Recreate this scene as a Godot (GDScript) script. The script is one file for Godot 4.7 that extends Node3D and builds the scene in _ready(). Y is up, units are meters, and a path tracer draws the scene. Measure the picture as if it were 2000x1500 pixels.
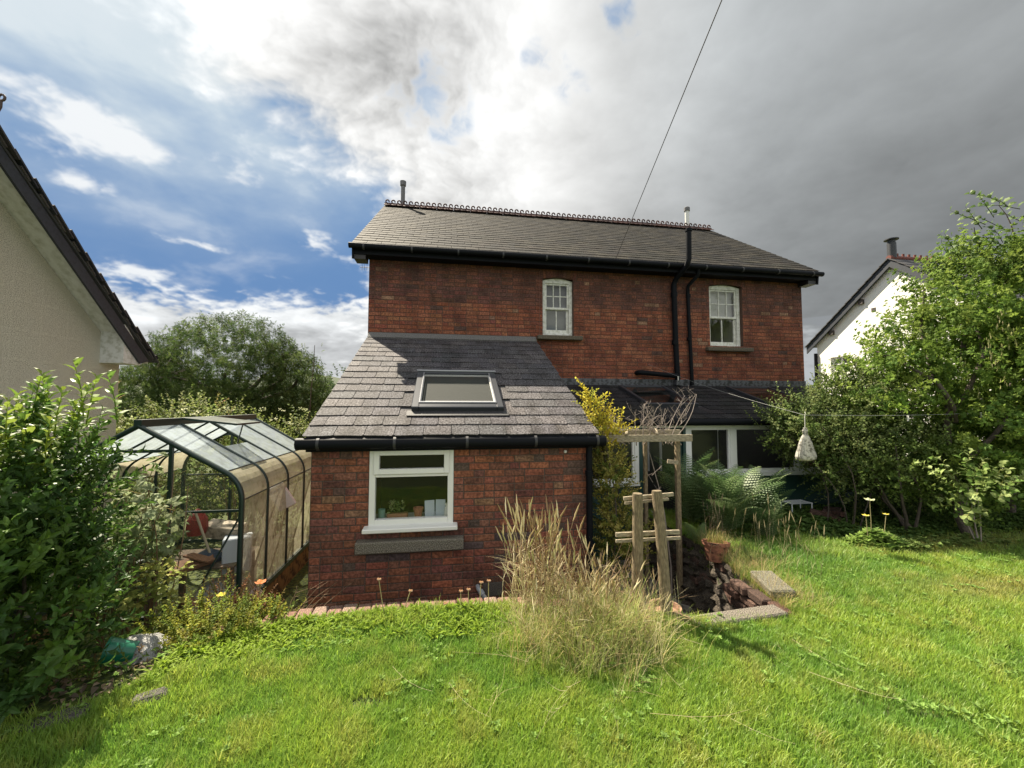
extends Node3D
# A brick house seen from its raised back garden. x runs along the house wall, y is up, d is the distance from the
# camera towards the house (so z = -d). Metres.

var rng := RandomNumberGenerator.new()
var mats := {}
var texs := {}
const EXPOSURE := 2.9
const SUN_DIR := Vector3(-0.457, 1.0, -0.659)


func V(x: float, y: float, d: float) -> Vector3:
	return Vector3(x, y, -d)


func rf(a: float, b: float) -> float:
	return rng.randf_range(a, b)


# ---------------------------------------------------------------- mesh builder
class B:
	var v := PackedVector3Array()
	var n := PackedVector3Array()
	var c := PackedColorArray()
	var col := Color.WHITE

	func trin(p: Vector3, q: Vector3, r: Vector3, np: Vector3, nq: Vector3, nr: Vector3) -> void:
		v.append(p); v.append(r); v.append(q)
		n.append(np); n.append(nr); n.append(nq)
		c.append(col); c.append(col); c.append(col)

	func tri(p: Vector3, q: Vector3, r: Vector3) -> void:   # counter-clockwise seen from outside
		var k := (q - p).cross(r - p).normalized()
		trin(p, q, r, k, k, k)

	func quad(p: Vector3, q: Vector3, r: Vector3, s: Vector3) -> void:
		var k := (r - p).cross(s - q).normalized()
		trin(p, q, r, k, k, k)
		trin(p, r, s, k, k, k)

	func box(a: Vector3, b: Vector3) -> void:
		hexa(Transform3D(Basis(), (a + b) * 0.5), (b - a).abs())

	func hexa(t: Transform3D, s: Vector3) -> void:
		var h := s * 0.5
		var p := []
		for i in 8:
			p.append(t * Vector3(h.x if i & 1 else -h.x, h.y if i & 2 else -h.y, h.z if i & 4 else -h.z))
		quad(p[4], p[5], p[7], p[6]); quad(p[1], p[0], p[2], p[3])
		quad(p[5], p[1], p[3], p[7]); quad(p[0], p[4], p[6], p[2])
		quad(p[6], p[7], p[3], p[2]); quad(p[0], p[1], p[5], p[4])

	func cbox(t: Transform3D, s: Vector3, e: float) -> void:   # box with chamfered edges
		var h := s * 0.5
		e = minf(e, minf(h.x, minf(h.y, h.z)) * 0.9)
		var g := h - Vector3(e, e, e)
		for ax in 3:
			for sg in [-1.0, 1.0]:
				var u := (ax + 1) % 3
				var w := (ax + 2) % 3
				var q := []
				for k in [[-1, -1], [1, -1], [1, 1], [-1, 1]]:
					var p := Vector3()
					p[ax] = h[ax] * sg; p[u] = g[u] * k[0]; p[w] = g[w] * k[1]
					q.append(t * p)
				if sg > 0: quad(q[0], q[1], q[2], q[3])
				else: quad(q[3], q[2], q[1], q[0])
		for ax in 3:
			var u := (ax + 1) % 3
			var w := (ax + 2) % 3
			for su in [-1.0, 1.0]:
				for sw in [-1.0, 1.0]:
					var q := []
					for k in [[-1, 0], [1, 0], [1, 1], [-1, 1]]:
						var p := Vector3()
						p[ax] = g[ax] * k[0]
						p[u] = (h[u] if k[1] == 0 else g[u]) * su
						p[w] = (g[w] if k[1] == 0 else h[w]) * sw
						q.append(t * p)
					if su * sw > 0: quad(q[0], q[1], q[2], q[3])
					else: quad(q[3], q[2], q[1], q[0])
		for sx in [-1.0, 1.0]:
			for sy in [-1.0, 1.0]:
				for sz in [-1.0, 1.0]:
					var a := t * Vector3(h.x * sx, g.y * sy, g.z * sz)
					var b := t * Vector3(g.x * sx, h.y * sy, g.z * sz)
					var d := t * Vector3(g.x * sx, g.y * sy, h.z * sz)
					if sx * sy * sz > 0: tri(a, b, d)
					else: tri(a, d, b)

	func tube(pts: Array, rads: Array, sides := 8, caps := true) -> void:
		var rings := []
		var norms := []
		var up := Vector3.UP
		for i in pts.size():
			var dir: Vector3 = (pts[mini(i + 1, pts.size() - 1)] - pts[maxi(i - 1, 0)]).normalized()
			if absf(dir.dot(up)) > 0.95: up = Vector3.RIGHT if absf(dir.x) < 0.9 else Vector3.BACK
			var sx := dir.cross(up).normalized()
			var sy := dir.cross(sx).normalized()
			up = -sy
			var ring := []
			var nr := []
			var rad: float = rads[i] if rads.size() > i else rads[-1]
			for k in sides:
				var a := TAU * k / sides
				var o := sx * cos(a) + sy * sin(a)
				ring.append(pts[i] + o * rad); nr.append(o)
			rings.append(ring); norms.append(nr)
		for i in pts.size() - 1:
			for k in sides:
				var j := (k + 1) % sides
				trin(rings[i][k], rings[i][j], rings[i + 1][j], norms[i][k], norms[i][j], norms[i + 1][j])
				trin(rings[i][k], rings[i + 1][j], rings[i + 1][k], norms[i][k], norms[i + 1][j], norms[i + 1][k])
		if caps:
			for k in range(1, sides - 1):
				tri(rings[0][0], rings[0][k + 1], rings[0][k])
				tri(rings[-1][0], rings[-1][k], rings[-1][k + 1])

	func lathe(o: Vector3, prof: Array, sides := 16, wob := 0.0, waves := 0) -> void:   # prof: Vector2(radius, height), bottom up
		var rings := []
		for p in prof:
			var ring := []
			for k in sides:
				var a := TAU * k / sides
				var r: float = p.x * (1.0 + wob * sin(a * waves))
				ring.append(o + Vector3(cos(a) * r, p.y, -sin(a) * r))
			rings.append(ring)
		for i in prof.size() - 1:
			for k in sides:
				var j := (k + 1) % sides
				var e := (prof[i + 1] as Vector2) - (prof[i] as Vector2)
				var nn := Vector2(e.y, -e.x).normalized()
				var a0 := TAU * k / sides
				var a1 := TAU * (k + 1) / sides
				var n0 := Vector3(cos(a0) * nn.x, nn.y, -sin(a0) * nn.x)
				var n1 := Vector3(cos(a1) * nn.x, nn.y, -sin(a1) * nn.x)
				trin(rings[i][k], rings[i][j], rings[i + 1][j], n0, n1, n1)
				trin(rings[i][k], rings[i + 1][j], rings[i + 1][k], n0, n1, n0)

	func prism(poly: Array, off: Vector3) -> void:   # poly counter-clockwise seen from the side that off points to
		var m := poly.size()
		for i in range(1, m - 1):
			tri(poly[0] + off, poly[i] + off, poly[i + 1] + off)
			tri(poly[0], poly[i + 1], poly[i])
		for i in m:
			var j := (i + 1) % m
			quad(poly[i], poly[j], poly[j] + off, poly[i] + off)

	func leaf(t: Transform3D, L: float, W: float, fold := 0.3, droop := 0.25) -> void:   # grows along +y, faces +z
		var h := W * 0.5
		var m0 := t * Vector3(0, 0, 0)
		var m1 := t * Vector3(0, L * 0.38, 0)
		var m2 := t * Vector3(0, L * 0.72, -droop * L * 0.35)
		var tip := t * Vector3(0, L * 0.97, -droop * L)
		var l1 := t * Vector3(-h, L * 0.36, fold * h)
		var r1 := t * Vector3(h, L * 0.36, fold * h)
		var l2 := t * Vector3(-h * 0.72, L * 0.70, fold * h * 0.7 - droop * L * 0.35)
		var r2 := t * Vector3(h * 0.72, L * 0.70, fold * h * 0.7 - droop * L * 0.35)
		tri(m0, r1, m1); tri(m0, m1, l1)
		quad(m1, r1, r2, m2); quad(l1, m1, m2, l2)
		tri(m2, r2, tip); tri(m2, tip, l2)

	func mesh() -> ArrayMesh:
		var a := []
		a.resize(Mesh.ARRAY_MAX)
		a[Mesh.ARRAY_VERTEX] = v; a[Mesh.ARRAY_NORMAL] = n; a[Mesh.ARRAY_COLOR] = c
		var m := ArrayMesh.new()
		m.add_surface_from_arrays(Mesh.PRIMITIVE_TRIANGLES, a)
		return m


# ---------------------------------------------------------------- materials
func tex(kind: String) -> Texture2D:
	if texs.has(kind): return texs[kind]
	var ns := FastNoiseLite.new()
	ns.seed = 7
	var g := Gradient.new()
	var size := 512
	match kind:
		"mottle":
			ns.noise_type = FastNoiseLite.TYPE_SIMPLEX_SMOOTH; ns.frequency = 0.022; ns.fractal_octaves = 5
			g.colors = PackedColorArray([Color(0.68, 0.67, 0.66), Color(0.85, 0.84, 0.83), Color(1, 1, 1)]); g.offsets = PackedFloat32Array([0.2, 0.5, 0.8])
		"speckle":
			ns.noise_type = FastNoiseLite.TYPE_SIMPLEX_SMOOTH; ns.frequency = 0.06; ns.fractal_octaves = 4; ns.fractal_gain = 0.6
			g.colors = PackedColorArray([Color(0.30, 0.29, 0.29), Color(0.66, 0.645, 0.64), Color(0.76, 0.745, 0.735), Color(1, 1, 0.98)]); g.offsets = PackedFloat32Array([0.28, 0.45, 0.58, 0.72])
		"pebble":
			ns.noise_type = FastNoiseLite.TYPE_CELLULAR; ns.frequency = 0.09; ns.fractal_octaves = 2
			ns.cellular_return_type = FastNoiseLite.RETURN_DISTANCE
			g.colors = PackedColorArray([Color(1, 0.99, 0.97), Color(0.83, 0.82, 0.78), Color(0.42, 0.41, 0.38)]); g.offsets = PackedFloat32Array([0.1, 0.5, 0.95])
		"stain":
			ns.noise_type = FastNoiseLite.TYPE_SIMPLEX_SMOOTH; ns.frequency = 0.008; ns.fractal_octaves = 6; ns.fractal_gain = 0.6
			g.colors = PackedColorArray([Color(0.45, 0.45, 0.43), Color(0.9, 0.9, 0.9), Color(1, 1, 1)]); g.offsets = PackedFloat32Array([0.25, 0.5, 0.8])
		"wear":
			ns.noise_type = FastNoiseLite.TYPE_SIMPLEX_SMOOTH; ns.frequency = 0.010; ns.fractal_octaves = 6; ns.fractal_gain = 0.6
			g.colors = PackedColorArray([Color(0.72, 0.71, 0.69), Color(0.92, 0.915, 0.91), Color(1, 1, 1)]); g.offsets = PackedFloat32Array([0.2, 0.48, 0.72])
		"faint":
			ns.noise_type = FastNoiseLite.TYPE_SIMPLEX_SMOOTH; ns.frequency = 0.015; ns.fractal_octaves = 5; ns.fractal_gain = 0.6
			g.colors = PackedColorArray([Color(0.84, 0.84, 0.8), Color(0.96, 0.96, 0.95), Color(1, 1, 1)]); g.offsets = PackedFloat32Array([0.2, 0.45, 0.7])
		"soil":
			ns.noise_type = FastNoiseLite.TYPE_SIMPLEX_SMOOTH; ns.frequency = 0.03; ns.fractal_octaves = 6; ns.fractal_gain = 0.65
			g.colors = PackedColorArray([Color(0.35, 0.42, 0.2), Color(0.62, 0.72, 0.3), Color(1, 0.95, 0.6)]); g.offsets = PackedFloat32Array([0.25, 0.52, 0.85])
		"grey":
			ns.noise_type = FastNoiseLite.TYPE_SIMPLEX_SMOOTH; ns.frequency = 0.04; ns.fractal_octaves = 5; ns.fractal_gain = 0.6
			g.colors = PackedColorArray([Color(0, 0, 0), Color(1, 1, 1)])
	var t := NoiseTexture2D.new()
	t.width = size; t.height = size; t.seamless = true; t.noise = ns; t.color_ramp = g; t.normalize = true
	texs[kind] = t
	return t


func mat(key: String, col := Color.WHITE, rough := 0.8, texture := "", scale := Vector3.ONE * 2.0, bump := 0.0, opt := {}) -> StandardMaterial3D:
	if mats.has(key): return mats[key]
	var m := StandardMaterial3D.new()
	m.resource_name = key
	m.albedo_color = col.linear_to_srgb()
	m.roughness = rough
	if texture:
		m.albedo_texture = tex(texture)
		m.uv1_triplanar = true
		m.uv1_world_triplanar = not opt.has("local")
		m.uv1_scale = scale
		if bump > 0.0:
			m.heightmap_enabled = true
			m.heightmap_texture = tex("pebble" if texture == "pebble" else "grey")
			m.heightmap_scale = bump
	if opt.has("wear"):   # broad weathering multiplied over the fine grain
		m.detail_enabled = true
		m.detail_albedo = tex("wear")
		m.detail_blend_mode = BaseMaterial3D.BLEND_MODE_MUL
		m.detail_uv_layer = BaseMaterial3D.DETAIL_UV_2
		m.uv2_triplanar = true
		m.uv2_world_triplanar = true
		m.uv2_scale = opt.wear
	if opt.has("vc"): m.vertex_color_use_as_albedo = true
	if opt.has("back"):
		m.backlight_enabled = true
		m.backlight = Color(opt.back, opt.back, opt.back).linear_to_srgb()
	if opt.has("metal"): m.metallic = opt.metal
	if opt.has("spec"): m.metallic_specular = opt.spec
	if opt.has("alpha"):
		m.transparency = BaseMaterial3D.TRANSPARENCY_ALPHA
		m.albedo_color.a = opt.alpha
		m.cull_mode = BaseMaterial3D.CULL_DISABLED
	if opt.has("coat"):
		m.clearcoat_enabled = true; m.clearcoat = opt.coat; m.clearcoat_roughness = 0.15
	mats[key] = m
	return m


func glass(key := "glass", alpha := 0.015) -> StandardMaterial3D:
	return mat(key, Color(0.2, 0.24, 0.22), 0.02, "", Vector3.ONE, 0.0, {"alpha": alpha})


# ---------------------------------------------------------------- objects
func obj(called: String, b, m: Material, parent: Node = self, at := Transform3D()) -> MeshInstance3D:
	var o := MeshInstance3D.new()
	o.name = called
	o.mesh = b.mesh() if b is B else b
	o.material_override = m
	o.transform = at
	parent.add_child(o, true)
	return o


func tag(o: Node, label := "", category := "", group := "", kind := "") -> Node:
	if label: o.set_meta("label", label)
	if category: o.set_meta("category", category)
	if group: o.set_meta("group", group)
	if kind: o.set_meta("kind", kind)
	return o


func thing(called: String, label: String, category: String, at := Vector3.ZERO, group := "") -> Node3D:
	var o := Node3D.new()
	o.name = called
	o.position = at
	add_child(o, true)
	tag(o, label, category, group)
	return o


func part(called: String, parent: Node) -> Node3D:
	var o := Node3D.new()
	o.name = called
	parent.add_child(o, true)
	return o


func scatter(called: String, mesh: Mesh, m: Material, xfs: Array, cols: Array, parent: Node = self) -> MultiMeshInstance3D:
	var mm := MultiMesh.new()
	mm.transform_format = MultiMesh.TRANSFORM_3D
	mm.use_colors = true
	mm.mesh = mesh
	mm.instance_count = xfs.size()
	var lift := 1.55 if m.resource_name.ends_with("leaf") else (1.3 if m.resource_name == "dry stem" else 1.0)
	for i in xfs.size():
		mm.set_instance_transform(i, xfs[i])
		mm.set_instance_color(i, (cols[i % cols.size()] as Color) * lift)
	var o := MultiMeshInstance3D.new()
	o.name = called
	o.multimesh = mm
	o.material_override = m
	parent.add_child(o, true)
	o.set_meta("kind", "stuff")
	return o


func bx(called: String, a: Vector3, b: Vector3, m: Material, parent: Node, e := 0.0) -> MeshInstance3D:
	var k := B.new()
	if e > 0.0: k.cbox(Transform3D(Basis(), (a + b) * 0.5), (b - a).abs(), e)
	else: k.box(a, b)
	return obj(called, k, m, parent)


func beam(b: B, p: Vector3, q: Vector3, w: float, h: float, up := Vector3.UP, e := 0.0) -> void:   # a bar from p to q
	var z := (q - p).normalized()
	var x := up.cross(z).normalized()
	var y := z.cross(x)
	var t := Transform3D(Basis(x, y, z), (p + q) * 0.5)
	if e > 0.0: b.cbox(t, Vector3(w, h, p.distance_to(q)), e)
	else: b.hexa(t, Vector3(w, h, p.distance_to(q)))


func depth_in_view(p: Vector3) -> float:   # distance for ranking what shows largest; things outside the photo come last
	var t := Vector3(p.x, p.y - 2.2, p.z)
	t = t.rotated(Vector3.UP, 0.159).rotated(Vector3.RIGHT, -0.0526)
	var z := maxf(0.01, -t.z)
	if t.z > -0.1 or absf(t.x / z) > 1.27 or absf(t.y / z) > 0.95: return 1000.0 + t.length()
	return z


# ---------------------------------------------------------------- brickwork and slates
func brick_mesh(l: float, h: float, seed_: int) -> ArrayMesh:
	var r := RandomNumberGenerator.new()
	r.seed = seed_
	var b := B.new()
	var e := 0.006
	var dp := 0.03
	var o := []   # outer corners at the joint, inner corners on the face
	var f := []
	for k in [[-1, -1], [1, -1], [1, 1], [-1, 1]]:
		o.append(Vector3(k[0] * l * 0.5, k[1] * h * 0.5, -e))
		f.append(Vector3(k[0] * (l * 0.5 - e * r.randf_range(0.5, 1.8)), k[1] * (h * 0.5 - e * r.randf_range(0.5, 1.6)), r.randf_range(-0.002, 0.002)))
	b.quad(f[0], f[1], f[2], f[3])
	for i in 4:
		var j := (i + 1) % 4
		b.quad(o[i], o[j], f[j], f[i])
		b.quad(o[i] + Vector3(0, 0, -dp), o[j] + Vector3(0, 0, -dp), o[j], o[i])
	return b.mesh()


func bricks(parent: Node3D, d: float, x0: float, x1: float, y0: float, y1: float, course: float, holes: Array, mixed: bool, tone: Callable, most: int) -> void:
	var list := []
	var row := 0
	var y := y0
	while y + course * 0.5 < y1:
		var spans := [[x0, x1]]
		var yc := y + course * 0.5
		for hl in holes:
			if yc > hl[2] and yc < hl[3]:
				var nx := []
				for s in spans:
					if hl[1] <= s[0] or hl[0] >= s[1]: nx.append(s)
					else:
						if hl[0] - s[0] > 0.04: nx.append([s[0], hl[0]])
						if s[1] - hl[1] > 0.04: nx.append([hl[1], s[1]])
				spans = nx
		for s in spans:
			var x: float = s[0]
			var first := true
			while x < s[1] - 0.03:
				var header := (row % 4 == 2) if not mixed else (row % 5 == 3)
				if rng.randf() < (0.13 if mixed else 0.16): header = not header
				var l := 0.1125 if header else 0.225
				if first and row % 2 == 1: l = 0.1125 if not header else 0.17
				first = false
				l = minf(l * rf(0.985, 1.015), s[1] - x)
				if s[1] - x - l < 0.05: l = s[1] - x
				list.append([x + l * 0.5, yc, l - 0.009])
				x += l
		y += course
		row += 1
	var order := []
	for i in list.size(): order.append([depth_in_view(V(list[i][0], list[i][1], d)), i])
	order.sort()
	var ms := []
	for i in 3: ms.append(brick_mesh(0.216, course - 0.009, 11 + i))
	for i in 2: ms.append(brick_mesh(0.104, course - 0.009, 31 + i))
	var rest := []
	var rc := []
	for q in order.size():
		var it: Array = list[order[q][1]]
		var l: float = it[2]
		var small := l < 0.15
		var k := rng.randi_range(3, 4) if small else rng.randi_range(0, 2)
		var bs := Basis.from_euler(Vector3(rf(-0.012, 0.012), rf(-0.008, 0.008), rf(-0.006, 0.006)))
		bs = bs.scaled_local(Vector3(l / (0.104 if small else 0.216), rf(0.96, 1.02), 1))
		var t := Transform3D(bs, V(it[0], it[1] + rf(-0.0015, 0.0015), d - 0.006 - rf(-0.002, 0.003)))
		var c: Color = tone.call(it[0], it[1])
		if q < most:
			c = tone_step(c)
			obj("brick", ms[k], mat("brick %.3f %.3f %.3f" % [c.r, c.g, c.b], c, 0.88, "mottle", Vector3.ONE * 2.2, 0.10, {"wear": Vector3(0.45, 0.3, 0.45)}), parent, t)
		else:
			t.basis = bs.scaled_local(Vector3(0.104 / 0.216 if small else 1.0, 1, 1))
			rest.append(t); rc.append(c)
	if rest:
		var o := scatter("brickwork", ms[0], mat("brickwork", Color.WHITE, 0.88, "mottle", Vector3.ONE * 2.2, 0.10, {"vc": true, "wear": Vector3(0.45, 0.3, 0.45)}), rest, rc, parent)
		o.set_meta("kind", "stuff")


func tone_step(c: Color) -> Color:
	return Color(snappedf(c.r, 0.03) + 0.004, snappedf(c.g, 0.02) + 0.004, snappedf(c.b, 0.015) + 0.004)


func main_tone(x: float, y: float) -> Color:
	var p: Array = [Color(0.36, 0.115, 0.055), Color(0.30, 0.09, 0.045), Color(0.33, 0.10, 0.05), Color(0.40, 0.15, 0.075), Color(0.27, 0.085, 0.05), Color(0.34, 0.12, 0.06)]
	var c: Color = p[rng.randi() % p.size()]
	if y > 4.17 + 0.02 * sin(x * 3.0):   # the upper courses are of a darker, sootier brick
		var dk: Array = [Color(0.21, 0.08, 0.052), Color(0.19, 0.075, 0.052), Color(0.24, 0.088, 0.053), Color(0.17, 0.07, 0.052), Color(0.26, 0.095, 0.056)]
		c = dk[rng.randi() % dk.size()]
	if rng.randf() < 0.022: c = Color(0.36, 0.20, 0.12)
	if rng.randf() < 0.015: c = Color(0.15, 0.075, 0.055)
	return Color(c.r * 0.97, c.g * 0.98, c.b * 1.0) * rf(0.88, 1.18)


func annex_tone(_x: float, y: float) -> Color:
	var p: Array = [Color(0.27, 0.095, 0.055), Color(0.22, 0.08, 0.05), Color(0.31, 0.105, 0.055), Color(0.25, 0.085, 0.05), Color(0.19, 0.075, 0.05), Color(0.24, 0.10, 0.065)]
	var c: Color = p[rng.randi() % p.size()]
	var k := rng.randf()
	if y > 1.0:
		if k < 0.06: c = Color(0.31, 0.175, 0.10)
		elif k < 0.12: c = Color(0.14, 0.085, 0.065)
		elif k < 0.22: c = Color(0.36, 0.13, 0.065)
	else:
		c = c * 0.92
		if k < 0.06: c = Color(0.10, 0.065, 0.055)
	return Color(c.r * 1.12, c.g * 1.12, c.b * 1.1) * rf(0.92, 1.2)


func slate_mesh(w: float, l: float, th: float, seed_: int) -> ArrayMesh:   # lies along +y (up the slope), top is +z
	var r := RandomNumberGenerator.new()
	r.seed = seed_
	var b := B.new()
	var poly := []
	var j := func(): return r.randf_range(-0.006, 0.006)
	# outline with a chipped lower edge
	poly = [Vector3(-w * 0.5, 0.012 + j.call(), 0), Vector3(-w * 0.5 + 0.02, j.call(), 0), Vector3(-w * 0.12, j.call() * 0.6, 0), Vector3(w * 0.2, j.call() * 0.6, 0), Vector3(w * 0.5 - 0.02, j.call(), 0), Vector3(w * 0.5, 0.012 + j.call(), 0), Vector3(w * 0.5, l, 0), Vector3(-w * 0.5, l, 0)]
	b.prism(poly, Vector3(0, 0, th))
	return b.mesh()


func slates(parent: Node3D, x0: float, x1: float, eave: Vector2, ridge: Vector2, exposure: float, width: float, th: float, tones: Array, holes: Array, most: int, key: String) -> void:
	# eave and ridge are (y, d); holes are rectangles (x0, x1, along0, along1) in metres from the eave
	var run := ridge - eave
	var length := run.length()
	var up := V(0, run.x, run.y).normalized()
	var nrm := Vector3.RIGHT.cross(up).normalized()
	var basis := Basis(Vector3.RIGHT, up, nrm)
	var rows := int(round(length / exposure))
	exposure = length / rows
	var ms := []
	for i in 4: ms.append(slate_mesh(width - 0.005, exposure * 1.75, th, 50 + i))
	var list := []
	for r in rows:
		var x := x0 - (width * 0.5 if r % 2 == 1 else 0.0)
		while x < x1 - 0.02:
			var a := maxf(x, x0)
			var e := minf(x + width, x1)
			var s := r * exposure
			var skip := e - a < 0.03
			for h in holes:
				if s + exposure * 0.7 > h[2] and s < h[3]:
					if (a + e) * 0.5 > h[0] and (a + e) * 0.5 < h[1]: skip = true
					elif a < h[0] and e > h[0]: e = h[0]
					elif a < h[1] and e > h[1]: a = h[1]
			if not skip and e - a > 0.03:
				var p := V((a + e) * 0.5, eave.x, eave.y) + up * (s + rf(-0.004, 0.004))
				list.append([p, (e - a) / width, r])
			x += width
	var order := []
	for i in list.size(): order.append([depth_in_view(list[i][0]), i])
	order.sort()
	var rest := []
	var rc := []
	for q in order.size():
		var it: Array = list[order[q][1]]
		var l: float = exposure * 1.75
		var tilt := atan2(th * 1.15, exposure)
		var bs := basis * Basis.from_euler(Vector3(-tilt + rf(-0.008, 0.008), rf(-0.008, 0.008), rf(-0.012, 0.012)))
		var fit: float = it[1]
		var long := 1.0
		if it[2] >= rows - 1: long = 0.6
		bs = bs.scaled_local(Vector3(fit * 0.995, long, 1))
		var t := Transform3D(bs, it[0] + nrm * (th * 1.3 + rf(0, 0.002)))
		var c: Color = tones[rng.randi() % tones.size()] * rf(0.9, 1.08)
		if q < most:
			c = Color(snappedf(c.r, 0.006), snappedf(c.g, 0.006), snappedf(c.b, 0.006))
			obj("slate", ms[rng.randi() % 4], mat("slate%s %.3f %.3f %.3f" % [key, c.r, c.g, c.b], c, 0.78, "speckle", Vector3.ONE * 1.05, 0.25, {"spec": 0.3, "wear": Vector3(0.5, 0.4, 0.4)}), parent, t)
		else:
			rest.append(t); rc.append(c)
		if l < 0: break
	if rest:
		scatter("slating", ms[0], mat("slating" + key, Color.WHITE, 0.78, "speckle", Vector3.ONE * 1.05, 0.25, {"vc": true, "spec": 0.3, "wear": Vector3(0.5, 0.4, 0.4)}), rest, rc, parent).set_meta("kind", "stuff")


# ---------------------------------------------------------------- sky
func sky_panorama() -> ImageTexture:
	var W := 4096
	var Hh := 2048
	var im := Image.create(W, Hh, false, Image.FORMAT_RGBF)
	im.fill(Color(0.10, 0.12, 0.07))
	var f1 := FastNoiseLite.new()
	f1.noise_type = FastNoiseLite.TYPE_SIMPLEX_SMOOTH; f1.seed = 3; f1.frequency = 1.0; f1.fractal_octaves = 6; f1.fractal_gain = 0.55
	var f2 := FastNoiseLite.new()
	f2.noise_type = FastNoiseLite.TYPE_SIMPLEX_SMOOTH; f2.seed = 21; f2.frequency = 1.0; f2.fractal_octaves = 4
	var block := 4
	for by in range(0, Hh / 2, block):
		for bxx in range(0, W, block):
			var azc := float(bxx) / W * 360.0
			if azc > 180.0: azc -= 360.0
			var el_c := 90.0 - 180.0 * by / Hh
			var fine := azc > -50.0 and azc < 70.0 and el_c < 52.0
			if fine:
				for y in range(by, by + block):
					for x in range(bxx, bxx + block):
						im.set_pixel(x, y, sky_color(float(x) / W * 360.0, 90.0 - 180.0 * (y + 0.5) / Hh, f1, f2))
			else:
				im.fill_rect(Rect2i(bxx, by, block, block), sky_color(azc, el_c - 0.15, f1, f2))
	return ImageTexture.create_from_image(im)


func bump(az: float, el: float, a0: float, e0: float, ra: float, re: float) -> float:
	var u := (az - a0) / ra
	var w := (el - e0) / re
	return exp(-(u * u + w * w))


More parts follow.
